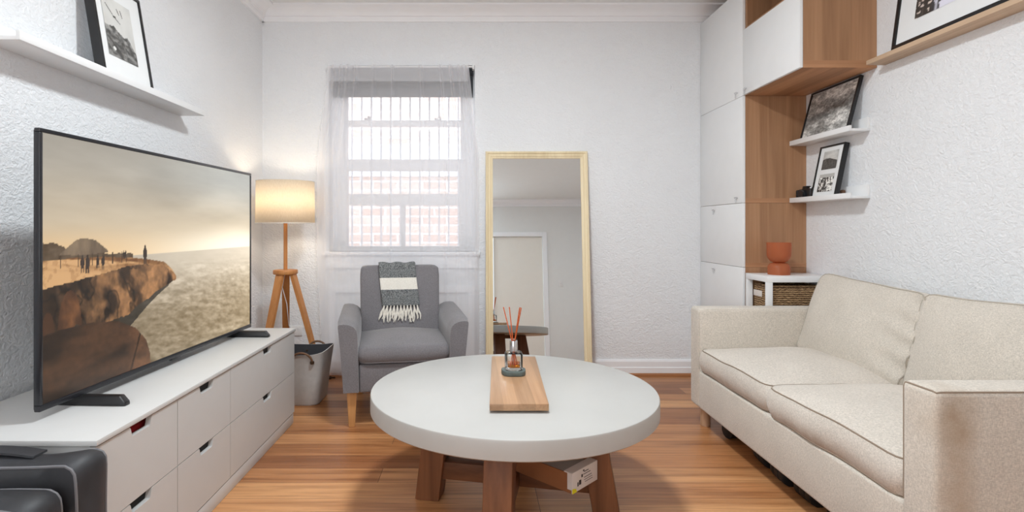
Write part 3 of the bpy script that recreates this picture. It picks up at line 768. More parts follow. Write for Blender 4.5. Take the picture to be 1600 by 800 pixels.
def ph_water(U, V):
    a = 40 + 40 * vnoise(U, V, 8, 8, 101)
    st = vnoise(U, V * .3, 34, 5, 102, 3)
    a = a + 190 * sm(.45, .75, st) * np.exp(-((U - .33) / .16) ** 2) * sm(.75, .3, V)
    a = np.where((vnoise(U, V, 26, 26, 103, 2) > .66) & (U < .28), 205, a)
    a = np.where((V < .10) & (np.abs(U - .36) < .09), 232, a)
    C = grey3(a); C[..., 2] *= 1.08
    C = np.where((U < .18)[..., None], C * np.array([1.05, .98, .88]), C)
    return C
picture('framed_picture', 'black framed photo of a gull over a rocky hill on the left white ledge', -1.402, 2.256, 1.6545, PI / 2, math.radians(9.3), 0.324, 0.405, 0.013, 0.036,
        [(-0.016, 0.085, 0.185, 0.245, ph_gull)], 'framed black and white photos')
picture('framed_picture', 'large black framed photo with a wide white mat on the oak ledge', 1.932, 2.20, 1.8755, -PI / 2, math.radians(7.6), 0.70, 0.50, 0.020, 0.018,
        [(0.0, 0.105, 0.47, 0.30, ph_water)], 'framed black and white photos')
picture('framed_picture', 'black framed rock texture photo leaning on the upper small white ledge under the oak cabinet', 1.922, 3.045, 1.5625, -PI / 2, math.radians(14.5), 0.415, 0.295, 0.011, 0.018,
        [(0, 0.014, 0.387, 0.267, ph_rock)], 'framed black and white photos')
picture('framed_picture', 'small black upright frame with two photos leaning on the lower small white ledge', 1.9225, 3.042, 1.2205, -PI / 2, math.radians(11.5), 0.212, 0.302, 0.009, 0.026,
        [(0, 0.165, 0.125, 0.105, ph_land), (0, 0.038, 0.125, 0.100, ph_town)], 'framed black and white photos')

# ------------------------------------------------------------------ picture ledges
def ledge(label, side, wallx, y0, y1, z, depth, mat='white', back=0.07, lip=0.022, th=0.0125, group='white picture ledges'):
    s = 1 if side == 'left' else -1
    t = thing('picture_ledge', label, 'shelf', (wallx, (y0 + y1) / 2, z), (0, 0, 0), group)
    X = lambda d: wallx + s * d
    def bx(d0, d1, za, zb_):
        bm = nb(); a, b = sorted((X(d0), X(d1))); add_box(bm, (a, y0, za), (b, y1, zb_), 0.0012); return bm
    obj('board', bx(0.0, depth - 0.0125, z, z + th), mat, t)
    obj('back_rail', bx(0.0, 0.0125, z + th, z + back), mat, t)
    obj('front_lip', bx(depth - 0.0125, depth, z, z + th + lip - 0.006), mat, t)
    return t
ledge('long white picture ledge on the left wall above the television', 'left', XL, 1.682, 2.84, 1.634, 0.129)
ledge('upper of two small white picture ledges on the right wall', 'right', XR, 2.795, 3.325, 1.550, 0.107)
ledge('lower of two small white picture ledges on the right wall', 'right', XR, 2.795, 3.325, 1.207, 0.107)
sh = thing('oak_ledge', 'long pale oak picture ledge high on the right wall beside the cabinet', 'shelf', (XR, 2.1, 1.853))
bm = nb(); add_box(bm, (1.922, 1.50, 1.853), (XR, 2.695, 1.8745), 0.0015); obj('board', bm, 'oak_light', sh)
bm = nb(); add_box(bm, (2.003, 1.50, 1.8745), (XR, 2.695, 1.90), 0.001); obj('back_rail', bm, 'oak_light', sh)

# camera and small item on the lower ledge
cm = thing('camera', 'black compact camera beside the small two-photo frame on the lower ledge', 'camera', (1.945, 3.225, 1.22))
bm = nb(); add_box(bm, (1.935, 3.165, 1.2205), (1.970, 3.283, 1.285), 0.008, 3); add_prism(bm, [(3.20, 1.28), (3.25, 1.28), (3.242, 1.301), (3.208, 1.301)], 0, 1.938, 1.966, 0.003); obj('body', bm, 'black', cm)
bm = nb(); add_tube(bm, [(1.936, 3.225, 1.251), (1.922, 3.225, 1.251), (1.920, 3.225, 1.251), (1.913, 3.225, 1.251)], [0.029, 0.029, 0.026, 0.026], 24); obj('lens', bm, 'bezel', cm)
bm = nb(); add_box(bm, (1.921, 3.265, 1.223), (1.936, 3.285, 1.280), 0.006, 3); obj('grip', bm, 'rubber', cm)
bm = nb(); add_tube(bm, [(1.953, 3.185, 1.283), (1.953, 3.185, 1.291)], 0.010, 16); obj('dial', bm, 'chrome', cm)
bm = nb(); add_box(bm, (1.978, 2.955, 1.2205), (2.000, 2.977, 1.262), 0.008, 3); tag(obj('leather_pouch', bm, 'strap'), 'small brown item half hidden behind the two-photo frame', 'pouch')

# ------------------------------------------------------------------ wall of cabinets
CX = 1.626; cy0, cy1 = 3.33, 3.948
def carcass(x0, x1, y0, y1, z0, z1, th=0.018):
    bm = nb()
    add_box(bm, (x0, y0, z0), (x1, y0 + th, z1), 0.001); add_box(bm, (x0, y1 - th, z0), (x1, y1, z1), 0.001)
    add_box(bm, (x0, y0 + th, z0), (x1, y1 - th, z0 + th)); add_box(bm, (x0, y0 + th, z1 - th), (x1, y1 - th, z1)); add_box(bm, (x1 - 0.01, y0 + th, z0 + th), (x1, y1 - th, z1 - th))
    return bm
def latch(parent, y, z):
    bm = nb(); add_tube(bm, [(CX - 0.004, y - 0.016, z), (CX - 0.010, y - 0.010, z + 0.004), (CX - 0.010, y + 0.010, z + 0.004), (CX - 0.004, y + 0.012, z - 0.004), (CX - 0.004, y + 0.010, z - 0.026)], 0.0032, 8)
    obj('latch', bm, 'clearplastic', parent)
units = [(0.075, 0.428, 'lowest white cabinet of the tall corner stack, partly behind the sofa arm', None),
         (0.428, 0.8166, 'white cabinet second from the floor in the tall corner stack', (3.72, 0.775)),
         (0.8166, 1.207, 'small white cabinet above the middle of the tall corner stack', (3.72, 1.172)),
         (1.207, 1.855, 'tall white cabinet of the corner stack below the topmost one', (3.40, 1.238)),
         (1.855, 2.516, 'topmost white cabinet of the tall corner stack under the cornice', (3.40, 1.885))]
for i, (z0, z1, lab, la) in enumerate(units):
    t = thing('wall_cabinet', lab, 'cabinet', (1.82, 3.64, z0), (0, 0, 0), 'stacked corner cabinets')
    obj('body', carcass(CX + 0.019, XR - 0.001, cy0 + 0.002, cy1, z0 + 0.0005, z1 - 0.0005), 'oak', t, smooth=False)
    bm = nb(); add_box(bm, (CX + 0.001, cy0, z0 + 0.0012), (CX + 0.018, cy1 - 0.002, z1 - 0.0012), 0.0012); o = obj('door', bm, 'white', t)
    if la: latch(o, *la)
    bm = nb(); add_box(bm, (CX + 0.019, cy0 + 0.0012, z0 + 0.001), (XR - 0.0015, cy0 + 0.0022, z0 + 0.028)); obj('edge_strip', bm, 'oak_edge', t)
bm = nb(); add_box(bm, (CX + 0.03, cy0 + 0.01, 0.0), (XR - 0.002, cy1, 0.0745)); tag(obj('plinth_base', bm, 'oak'), 'oak plinth under the tall corner cabinets', 'plinth')
oy0, oy1 = 2.747, cy0 - 0.001
t = thing('overhead_cabinet', 'overhead oak cabinet with a white flap door above the small ledges', 'cabinet', (1.82, 3.04, 1.858))
obj('body', carcass(CX + 0.019, XR - 0.001, oy0 + 0.002, oy1, 1.858, 2.25), 'oak', t, smooth=False)
bm = nb(); add_box(bm, (CX + 0.02, oy0 + 0.003, 1.856), (XR - 0.002, oy1, 1.8578)); obj('underside', bm, 'oak_bounce', t)
bm = nb(); add_box(bm, (CX + 0.001, oy0, 1.858), (CX + 0.018, oy1 - 0.001, 2.249), 0.0012); o = obj('door', bm, 'white', t); latch(o, 3.29, 1.885)
bm = nb(); add_box(bm, (CX + 0.019, oy0 + 0.0012, 1.8582), (XR - 0.0015, oy0 + 0.0022, 1.893)); obj('edge_strip', bm, 'oak_edge', [o_ for o_ in COL.objects if o_.name == 'overhead_cabinet'][0])
t = thing('open_cubby', 'open oak cubby on top of the overhead cabinet', 'cabinet', (1.82, 3.04, 2.2505))
obj('body', carcass(CX + 0.019, XR - 0.001, oy0 + 0.002, oy1, 2.2505, 2.516), 'oak', t, smooth=False)

# ------------------------------------------------------------------ white side unit, basket, orange lamp
su = thing('side_unit', 'small white open shelf unit in the corner between sofa and tall cabinets', 'shelf unit', (1.82, 3.18, 0))
ux0, ux1, uy0, uy1, uz = 1.640, 2.008, 3.075, 3.318, 0.785
bm = nb(); add_box(bm, (ux0, uy0, uz - 0.034), (ux1, uy1, uz), 0.002); obj('top', bm, 'white', su)
for (x, y) in ((ux0, uy0), (ux1 - 0.032, uy0), (ux0, uy1 - 0.022), (ux1 - 0.032, uy1 - 0.022)):
    bm = nb(); add_box(bm, (x, y, 0), (x + 0.032, y + 0.022, uz - 0.034), 0.0015); obj('leg', bm, 'white', su)
for z in (0.10, 0.50):
    bm = nb(); add_box(bm, (ux0 + 0.004, uy0 + 0.004, z), (ux1 - 0.004, uy1 - 0.004, z + 0.018)); obj('shelf', bm, 'white', su)
bk = thing('wicker_basket', 'brown woven basket with a white label plate inside the white shelf unit', 'basket', (1.82, 3.195, 0.519))
bm = nb(); x0, x1, y0, y1, z0, z1 = 1.678, 1.970, 3.102, 3.292, 0.519, 0.722
add_box(bm, (x0, y0, z0), (x1, y0 + 0.012, z1), 0.004); add_box(bm, (x0, y1 - 0.012, z0), (x1, y1, z1), 0.004); add_box(bm, (x0, y0 + 0.012, z0), (x0 + 0.012, y1 - 0.012, z1), 0.004); add_box(bm, (x1 - 0.012, y0 + 0.012, z0), (x1, y1 - 0.012, z1), 0.004); add_box(bm, (x0 + 0.012, y0 + 0.012, z0), (x1 - 0.012, y1 - 0.012, z0 + 0.012))
obj('weave', bm, 'wicker', bk)
bm = nb(); add_tube(bm, [(x0 + .006, y0 + .006, z1), (x1 - .006, y0 + .006, z1), (x1 - .006, y1 - .006, z1), (x0 + .006, y1 - .006, z1)], 0.008, 8, closed=True); obj('rim', bm, 'wicker', bk)
bm = nb(); add_box(bm, (x0 - 0.004, 3.20, 0.655), (x0, 3.292, 0.690), 0.0015); obj('label_plate', bm, 'cardwhite', bk)
ol = thing('orange_lamp', 'orange glass double-bowl lamp on the white shelf unit', 'lamp', (1.772, 3.195, uz))
bm = nb(); prof = [(0.058, 0.0), (0.059, 0.02), (0.058, 0.045), (0.052, 0.058), (0.040, 0.066), (0.026, 0.069)]
add_lathe(bm, prof + [(0.022, 0.069), (0.030, 0.062), (0.044, 0.054), (0.0525, 0.042), (0.054, 0.02), (0.053, 0.0)], (1.772, 3.195, uz + 0.0006), 48, False, False); obj('foot_bowl', bm, 'orange', ol)
bm = nb(); add_lathe(bm, [(0.002, 0.069), (0.028, 0.069), (0.045, 0.078), (0.057, 0.094), (0.063, 0.112), (0.064, 0.185), (0.0595, 0.185), (0.0585, 0.113), (0.052, 0.097), (0.041, 0.083), (0.026, 0.0745), (0.002, 0.0745)], (1.772, 3.195, uz + 0.0006), 48, True, True); obj('upper_bowl', bm, 'orange', ol)
bm = nb(); add_lathe(bm, [(0.019, 0.076), (0.019, 0.090), (0.016, 0.092)], (1.772, 3.195, uz + 0.0006), 24); add_lathe(bm, [(0.012, 0.092), (0.004, 0.104)], (1.772, 3.195, uz + 0.0006), 12); obj('candle_holder', bm, 'black', ol)

# ------------------------------------------------------------------ sofa
so = thing('sofa', 'beige linen two-seat sofa against the right wall with loose cushions', 'sofa', (1.6, 2.2, 0))
sx0, sx1, sy0, sy1 = 1.187, 1.985, 1.413, 3.020; AT = 0.118
bm = nb(); add_box(bm, (sx0 + 0.002, sy0 + AT - 0.004, 0.105), (sx1, sy1 - AT + 0.004, 0.300), 0.012, 3); obj('base', bm, 'sofa', so)
def arm(y0, y1, mat, zt):
    bm = nb(); add_box(bm, (sx0, y0, 0.103), (sx1, y1, zt), 0.020, 4)
    a = obj('arm', bm, mat, so)
    yy = (y0 + 0.012) if mat == 'sofa_stain' else (y1 - 0.012)
    bm = nb()
    r = []
    z_ = zt - 0.006
    ya, yb = y0 + 0.006, y1 - 0.006
    pts = [(sx1 - 0.02, ya, z_), (sx0 + 0.02, ya, z_), (sx0 + 0.0083, y0 + 0.0083, zt - 0.0083), (sx0 + 0.0057, y0 + 0.02, z_), (sx0 + 0.0057, y1 - 0.02, z_), (sx0 + 0.0083, y1 - 0.0083, zt - 0.0083), (sx0 + 0.0057, yb, zt - 0.02), (sx0 + 0.0057, yb, 0.31)] if mat == 'sofa_stain' else \
          [(sx0 + 0.003, ya, 0.31), (sx0 + 0.004, ya, z_ - 0.02), (sx0 + 0.03, ya, z_ - 0.001), (sx1 - 0.2, ya, z_ - 0.001)]
    add_tube(bm, pts, 0.0026, 8); obj('piping', bm, 'piping' if mat == 'sofa_stain' else 'sofa', a)
arm(sy1 - AT, sy1, 'sofa', 0.632); arm(sy0, sy0 + AT, 'sofa_stain', 0.640)
bm = nb(); add_box(bm, (1.86, sy0 + AT - 0.002, 0.298), (sx1, sy1 - AT + 0.002, 0.70), 0.03, 4); obj('backrest', bm, 'sofa', so)
iy0, iy1 = sy0 + AT, sy1 - AT; ym = 2.235
for k, (a, b) in enumerate(((ym, iy1), (iy0, ym))):
    dd = 0.66; w_ = b - a + 0.004
    bm, f = cushion(dd, w_, 0.112, 0.050, 0.055, 0.016, 24, 0.009, k + 1, 2.6)
    T = Matrix.Translation((sx0 + 0.006 + dd / 2, (a + b) / 2, 0.362))
    bmesh.ops.transform(bm, matrix=T, verts=bm.verts)
    c = obj('seat_cushion', bm, 'cushion_front', so, angle=60)
    bm = nb()
    for s in (-1, 1): add_tube(bm, [T @ p for p in rim(f, s * 0.97, 24)], 0.0027, 6, closed=True)
    obj('piping', bm, 'piping', c)
for k, (a, b) in enumerate(((ym - 0.03, iy1 - 0.005), (iy0 + 0.01, ym - 0.015))):
    w_ = b - a; hh = 0.42
    bm, f = cushion(hh, w_, 0.085, 0.062, 0.05, 0.01, 30, 0.012, k + 4, 2.2, 0.010 if k == 0 else 0.0)
    lean = math.radians(17 if k == 0 else 15)
    # cushion local x -> up, local z -> towards the room (-X)
    R = Matrix.Rotation(lean, 4, 'Y') @ Matrix(((0, 0, -1, 0), (0, 1, 0, 0), (1, 0, 0, 0), (0, 0, 0, 1)))
    T = Matrix.Translation((1.805, (a + b) / 2, 0.592 - 0.002 * k)) @ Matrix.Rotation(math.radians(3.4 if k == 0 else -1.5), 4, 'X') @ R
    bmesh.ops.transform(bm, matrix=T, verts=bm.verts)
    c = obj('back_cushion', bm, 'backcush', so, angle=60)
    bm = nb()
    for s in (-1, 1): add_tube(bm, [T @ p for p in rim(f, s * 0.97, 24)], 0.0030, 6, closed=True)
    obj('piping', bm, 'sofa_seam', c)
for (x, y) in ((1.240, 2.945), (1.240, 1.49), (1.93, 2.945), (1.93, 1.49)):
    bm = nb(); add_lathe(bm, [(0.024, 0.0), (0.026, 0.004), (0.026, 0.106)], (x, y, 0), 24); obj('leg', bm, 'birch', so)

# ------------------------------------------------------------------ dumbbells under the sofa
def dumbbell(label, cx, cy, ang, R=0.047, L=0.30):
    t = thing('dumbbell', label, 'dumbbell', (cx, cy, 0), (0, 0, ang), 'dumbbells under the sofa', local=True)
    zc = R * math.cos(PI / 12) + 0.0005
    for s in (-1, 1):
        bm = nb()
        for j in range(3):
            x0 = s * (L / 2 - 0.034 * j); x1 = x0 - s * 0.031
            n = 12; rr = R * (1.0 if j else 0.97)
            ring = [(rr * math.cos(2 * PI * (k + 0.5) / n), zc + rr * math.sin(2 * PI * (k + 0.5) / n)) for k in range(n)]
            add_prism(bm, ring, 0, min(x0, x1), max(x0, x1), 0.004)
            if j < 2: add_tube(bm, [(x1, 0, zc), (x1 - s * 0.004, 0, zc)], 0.03, 16)
        obj('weight_plates', bm, 'rubber', t)
    bm = nb(); add_tube(bm, [(-L / 2 + 0.10, 0, zc), (-0.03, 0, zc), (0, 0, zc), (0.03, 0, zc), (L / 2 - 0.10, 0, zc)], [0.013, 0.015, 0.0165, 0.015, 0.013], 14); obj('grip', bm, 'chrome', t)
dumbbell('black dumbbell under the sofa just behind its pale front leg', 1.400, 2.79, math.radians(14), 0.043, 0.27)
dumbbell('black dumbbell under the middle of the sofa, second from its far leg', 1.305, 2.375, math.radians(86), 0.044, 0.27)
dumbbell('black dumbbell with chrome grip under the sofa, nearest to the camera', 1.312, 2.03, math.radians(93), 0.046, 0.29)

# ------------------------------------------------------------------ coffee table
ct = thing('coffee_table', 'round coffee table with thick white concrete top and chunky brown timber legs', 'table', (0.152, 2.148, 0))
tc = Vector((0.152, 2.148)); R_ = 0.546; zt = 0.440; zl = 0.372
bm = nb(); add_lathe(bm, [(R_ - 0.006, zl), (R_, zl + 0.005), (R_, zt - 0.006), (R_ - 0.002, zt - 0.002), (R_ - 0.007, zt)], (tc.x, tc.y, 0), 128); obj('tabletop', bm, 'concrete', ct)
rot = math.radians(-12)
bc = Vector((0.150, 2.108))
def rl(u, v, z):   # rotated base frame
    return Vector((bc.x + u * math.cos(rot) - v * math.sin(rot), bc.y + u * math.sin(rot) + v * math.cos(rot), z))
hw = 0.048
for (u, v) in ((-1, 0), (0, -1), (1, 0), (0, 1)):
    bm = nb(); vs = []
    for (z, rad) in ((0.0, 0.330 if u < 0 else 0.350), (0.371, 0.285)):
        for (a, b) in ((-hw, -hw), (hw, -hw), (hw, hw), (-hw, hw)):
            vs.append(bm.verts.new(rl(u * rad + a, v * rad + b, z)))
    bm.faces.new(vs[0:4]); bm.faces.new(vs[4:8])
    for i in range(4): bm.faces.new((vs[i], vs[(i + 1) % 4], vs[4 + (i + 1) % 4], vs[4 + i]))
    bmesh.ops.recalc_face_normals(bm, faces=bm.faces)
    bmesh.ops.bevel(bm, geom=list(bm.edges), offset=0.006, segments=2, profile=0.5, affect='EDGES')
    obj('leg', bm, 'acacia', ct)
MR = Matrix.Translation((bc.x, bc.y, 0)) @ Matrix.Rotation(rot, 4, 'Z')
bm = nb(); add_box(bm, (-0.29, -0.03, 0.082), (0.29, 0.03, 0.150), 0.004, 2, MR); obj('crossbeam', bm, 'acacia_h', ct)
bm = nb(); add_box(bm, (-0.03, -0.29, 0.082), (0.03, -0.0305, 0.150), 0.004, 2, MR); add_box(bm, (-0.03, 0.0305, 0.082), (0.03, 0.29, 0.150), 0.004, 2, MR); obj('crossbeam', bm, 'acacia_h', ct)
bm = nb(); add_box(bm, (-0.33, -0.04, 0.34), (0.33, 0.04, 0.371), 0.003, 2, MR); add_box(bm, (-0.04, -0.33, 0.34), (0.04, -0.0405, 0.371), 0.003, 2, MR); add_box(bm, (-0.04, 0.0405, 0.34), (0.04, 0.33, 0.371), 0.003, 2, MR); obj('top_bracket', bm, 'acacia_h', ct)

# cardboard box resting on the crossbeams
ang = math.atan2(0.177, -0.178)
cb = thing('cardboard_box', 'shallow brown cardboard box with white printed end resting under the coffee table', 'box', (0.336, 1.872, 0.1515), (0, 0, ang), local=True)
# local x: along the long side away from the near corner, local y: minus = along the end
Lb, Wb, Hb = 0.40, -0.155, 0.066
bm = nb(); add_box(bm, (0.004, Wb, 0), (Lb, 0, 0.004)); add_box(bm, (0.004, -0.004, 0.004), (Lb, 0, Hb)); add_box(bm, (0.004, Wb, 0.004), (Lb, Wb + 0.004, Hb)); add_box(bm, (Lb - 0.004, Wb + 0.004, 0.004), (Lb, -0.004, Hb)); obj('tray', bm, 'kraft', cb)
bm = nb(); add_box(bm, (0.003, Wb + 0.005, Hb - 0.010), (Lb - 0.005, -0.005, Hb - 0.004)); obj('lid', bm, 'cardgrey', cb)
bm = nb(); add_box(bm, (0, Wb - 0.001, 0), (0.003, 0.001, Hb + 0.004), 0.0008); add_box(bm, (0.003, Wb, Hb + 0.0005), (0.035, 0.0, Hb + 0.004)); add_box(bm, (0.003, 0.0003, 0.012), (0.020, 0.0012, Hb + 0.003)); o = obj('end_panel', bm, 'cardwhite', cb)
bm = nb()
for (y0, y1, z0, z1) in ((-.052, -.040, .018, .034), (-.036, -.030, .016, .030), (-.062, -.054, .040, .050), (-.072, -.064, .058, .063), (-.098, -.070, .054, .0565), (-.11, -.066, .046, .048), (-.118, -.07, .034, .036), (-.122, -.07, .026, .0275), (-.124, -.076, .018, .0195)):
    add_box(bm, (-0.0006, y0, z0), (0.0001, y1, z1))
obj('printed_marks', bm, 'ink', o, smooth=False)
bm = nb(); add_prism(bm, [(0.001, 0.0), (-0.026, 0.0), (-0.020, 0.012), (-0.004, 0.016), (0.001, 0.015)], 0, -0.0012, -0.0001); obj('sticker', bm, 'yellow', o)

# ------------------------------------------------------------------ board, coaster, diffuser
bo = thing('serving_board', 'long rectangular wooden board lying on the white coffee table', 'board', (0.167, 2.17, zt))
def quadbox(bm, c4, z0, z1, bev):
    t = bmesh.new(); A = [t.verts.new((x, y, z0)) for x, y in c4]; B = [t.verts.new((x, y, z1)) for x, y in c4]
    t.faces.new(A[::-1]); t.faces.new(B)
    for i in range(4): t.faces.new((A[i], A[(i + 1) % 4], B[(i + 1) % 4], B[i]))
    bmesh.ops.bevel(t, geom=list(t.edges), offset=bev, segments=2, profile=0.5, affect='EDGES'); join(bm, t)
bm = nb(); quadbox(bm, [(0.053, 1.832), (0.251, 1.832), (0.281, 2.505), (0.083, 2.512)], zt + 0.008, zt + 0.032, 0.0025); obj('plank', bm, 'board', bo)
for (x, y) in ((0.085, 1.90), (0.225, 1.90), (0.108, 2.44), (0.248, 2.44)):
    bm = nb(); add_lathe(bm, [(0.012, 0.0003), (0.012, 0.0085)], (x, y, zt), 16); obj('foot', bm, 'rubber', bo)
dc = Vector((0.160, 2.20, zt + 0.032))
bm = nb(); n = 26; poly = []
for k in range(n):
    a = 2 * PI * k / n; poly.append((dc.x + 0.048 * math.copysign(abs(math.cos(a)) ** 0.6, math.cos(a)) * (1 + .05 * math.sin(3 * a)), dc.y + 0.040 * math.copysign(abs(math.sin(a)) ** 0.7, math.sin(a))))
add_prism(bm, poly, 2, dc.z + 0.0004, dc.z + 0.021, 0.004); tag(obj('stone_coaster', bm, 'stone'), 'dark green-grey stone coaster under the reed diffuser', 'coaster')
df = thing('reed_diffuser', 'clear glass reed diffuser with amber oil and rust coloured reeds', 'diffuser', (dc.x, dc.y, dc.z + 0.0215))
bz = dc.z + 0.0215
def sq(r, z, e=0.45, n=32):
    return [(dc.x + r * math.copysign(abs(math.cos(2 * PI * k / n)) ** e, math.cos(2 * PI * k / n)), dc.y + r * math.copysign(abs(math.sin(2 * PI * k / n)) ** e, math.sin(2 * PI * k / n)), z) for k in range(n)]
def loft(bm, rings, cap0=True, cap1=True):
    R = [[bm.verts.new(p) for p in r] for r in rings]
    for A, B in zip(R, R[1:]):
        for k in range(len(A)): bm.faces.new((A[k], A[(k + 1) % len(A)], B[(k + 1) % len(A)], B[k]))
    if cap0: bm.faces.new(R[0][::-1])
    if cap1: bm.faces.new(R[-1])
bm = nb(); loft(bm, [sq(0.032, bz), sq(0.035, bz + 0.003), sq(0.035, bz + 0.062), sq(0.031, bz + 0.068), sq(0.014, bz + 0.071, 1.0), sq(0.013, bz + 0.082, 1.0), sq(0.010, bz + 0.082, 1.0), sq(0.010, bz + 0.068, 1.0), sq(0.026, bz + 0.064), sq(0.0295, bz + 0.058), sq(0.0295, bz + 0.012), sq(0.026, bz + 0.010)]); obj('bottle', bm, 'glass', df)
bm = nb(); loft(bm, [sq(0.0262, bz + 0.0104), sq(0.0293, bz + 0.0125), sq(0.0293, bz + 0.024), sq(0.028, bz + 0.024)]); obj('oil', bm, 'amber', df)
bm = nb(); add_lathe(bm, [(0.0155, 0.073), (0.0155, 0.112), (0.0145, 0.114), (0.010, 0.114), (0.010, 0.083), (0.0135, 0.0825), (0.0135, 0.073)], (dc.x, dc.y, bz), 28, False, False); obj('collar', bm, 'chrome', df)
for (bx_, by_, tx, ty) in ((0.016, 0.010, -0.040, 0.015), (0.006, -0.012, -0.016, 0.020), (-0.004, 0.012, 0.022, -0.02), (-0.014, -0.006, 0.026, 0.010), (0.002, 0.002, 0.030, -0.005)):
    p0 = Vector((dc.x + bx_, dc.y + by_, bz + 0.014)); nz = Vector((dc.x + 0.1 * tx, dc.y + 0.1 * ty, bz + 0.10)); p1 = nz + (Vector((dc.x + tx, dc.y + ty, bz + 0.245)) - nz)
    bm = nb(); add_tube(bm, [p0, nz, p1], 0.0021, 8); obj('reed', bm, 'reed', df)

# ------------------------------------------------------------------ mirror
ml = math.radians(6.5)
mi = thing('floor_mirror', 'tall mirror with a cream moulded frame leaning on the wall beside the window', 'mirror', (0.447, 3.742, 0.001), (-ml, 0, math.radians(-0.6)), local=True)
mw, mh, fw = 0.728, 1.612, 0.052
def frame_ring(bm, w, h, fw, prof):
    """mitred moulding: prof = (inset, y) points"""
    rings = []
    for (ins, y) in prof:
        rings.append([bm.verts.new((sx * (w / 2 - ins), y, (ins if sz < 0 else h - ins))) for (sx, sz) in ((-1, -1), (1, -1), (1, 1), (-1, 1))])
    n = len(prof)
    for i in range(n):
        A = rings[i]; B = rings[(i + 1) % n]
        for k in range(4): bm.faces.new((A[k], A[(k + 1) % 4], B[(k + 1) % 4], B[k]))
bm = nb(); frame_ring(bm, mw, mh, fw, [(0, 0.026), (0.0, 0.006), (0.004, 0.0), (0.014, -0.002), (0.018, 0.004), (0.026, 0.006), (0.034, 0.004), (0.038, 0.008), (0.050, 0.012), (0.052, 0.015), (0.052, 0.026)]); obj('frame', bm, 'mirrorframe', mi, smooth=False)
bm = nb(); add_box(bm, (-mw / 2 + 0.045, 0.017, 0.045), (mw / 2 - 0.045, 0.021, mh - 0.045)); obj('mirror_glass', bm, 'mirror', mi, smooth=False)
bm = nb(); add_box(bm, (-mw / 2 + 0.01, 0.0265, 0.01), (mw / 2 - 0.01, 0.031, mh - 0.01)); obj('backing_board', bm, 'kraft', mi)

# ------------------------------------------------------------------ armchair
ac = thing('armchair', 'grey tweed armchair with wooden legs in front of the window', 'armchair', (-0.43, 3.28, 0), (0, 0, math.radians(10)), local=True)
def chair_arm(s):
    bm = nb(); rows = []
    for j in range(13):
        v = j / 12; y = -0.36 + 0.66 * v
        zt_ = 0.560 + 0.018 * math.sin(v * 1.6)
        xin = 0.236; xo_t = 0.350; xo_b = 0.318
        zb_ = 0.185
        prof = [(xo_b, zb_), (xo_b + (xo_t - xo_b) * 0.5, (zb_ + zt_) / 2), (xo_t, zt_ - 0.02), (xo_t - 0.001, zt_ - 0.006), (xo_t - 0.006, zt_ - 0.001), (xo_t - 0.03, zt_ + 0.002), (xo_t - 0.06, zt_ - 0.001), (xin + 0.026, zt_ - 0.014), (xin + 0.009, zt_ - 0.034), (xin, zt_ - 0.075), (xin, 0.40), (xin, zb_)]
        e = 0.010 if j in (0, 12) else 0.0
        row = []
        cx_ = sum(p[0] for p in prof) / len(prof); cz_ = sum(p[1] for p in prof) / len(prof)
        for (x, z) in prof:
            dx_, dz_ = x - cx_, z - cz_; L = math.hypot(dx_, dz_)
            row.append(bm.verts.new((s * (x - dx_ / L * e), y, z - dz_ / L * e)))
        rows.append(row)
    # second ring close to the ends for a soft edge
    n = len(rows[0])
    for A, B in zip(rows, rows[1:]):
        for k in range(n): bm.faces.new((A[k], A[(k + 1) % n], B[(k + 1) % n], B[k]))
    fa = bm.faces.new([bm.verts.new(v.co + Vector((0, -0.006, 0))) for v in rows[0]]); fb = bm.faces.new([bm.verts.new(v.co + Vector((0, 0.006, 0))) for v in rows[-1]])
    va, vb = list(fa.verts), list(fb.verts)
    for k in range(n):
        bm.faces.new((rows[0][k], rows[0][(k + 1) % n], va[(k + 1) % n], va[k])); bm.faces.new((rows[-1][k], rows[-1][(k + 1) % n], vb[(k + 1) % n], vb[k]))
    return bm
for s in (-1, 1):
    obj('arm', chair_arm(s), 'chair', ac, angle=50, local=True)
bm = nb(); add_box(bm, (-0.237, -0.345, 0.185), (0.237, 0.28, 0.335), 0.012, 3); obj('seat_base', bm, 'chair', ac)
bm, f = cushion(0.478, 0.50, 0.085, 0.044, 0.05, 0.014, 16, 0.004, 9, 2.2)
T = Matrix.Translation((0, -0.105, 0.385)); bmesh.ops.transform(bm, matrix=T, verts=bm.verts); c = obj('seat_cushion', bm, 'chair', ac, angle=60)
bm = nb(); add_tube(bm, [T @ p for p in rim(f, -0.95, 20)], 0.003, 6, closed=True); obj('piping', bm, 'chair', c)
# backrest: slightly wider at the top, leaning back
bm = nb(); bmesh.ops.create_cube(bm, size=2.0); bmesh.ops.subdivide_edges(bm, edges=list(bm.edges), cuts=10, use_grid_fill=True)
def back_map(a, b, c):
    v = (c + 1) / 2; hw_ = 0.236 + 0.012 * v
    rc = 0.018; x = a * hw_; z = 0.20 + 0.615 * v
    t = 0.062
    y = b * t
    y0 = 0.125 + 0.135 * v
    if b < 0: y -= 0.016 * (1 - a ** 4) * (1 - c ** 4)
    # rounded top corners and edges
    ex = abs(x) - (hw_ - rc); ez = z - (0.815 - rc)
    if ex > 0 and ez > 0:
        L = math.hypot(ex, ez)
        if L > 0: m = max(ex, ez); x = math.copysign(hw_ - rc + ex / L * m, x); z = 0.815 - rc + ez / L * m
    return Vector((x, y0 + y, z))
for v in bm.verts: v.co = back_map(*v.co)
bmesh.ops.bevel(bm, geom=[e for e in bm.edges if e.calc_face_angle(0) > 0.9], offset=0.014, segments=3, profile=0.5, affect='EDGES')
obj('backrest', bm, 'chair', ac, angle=60)
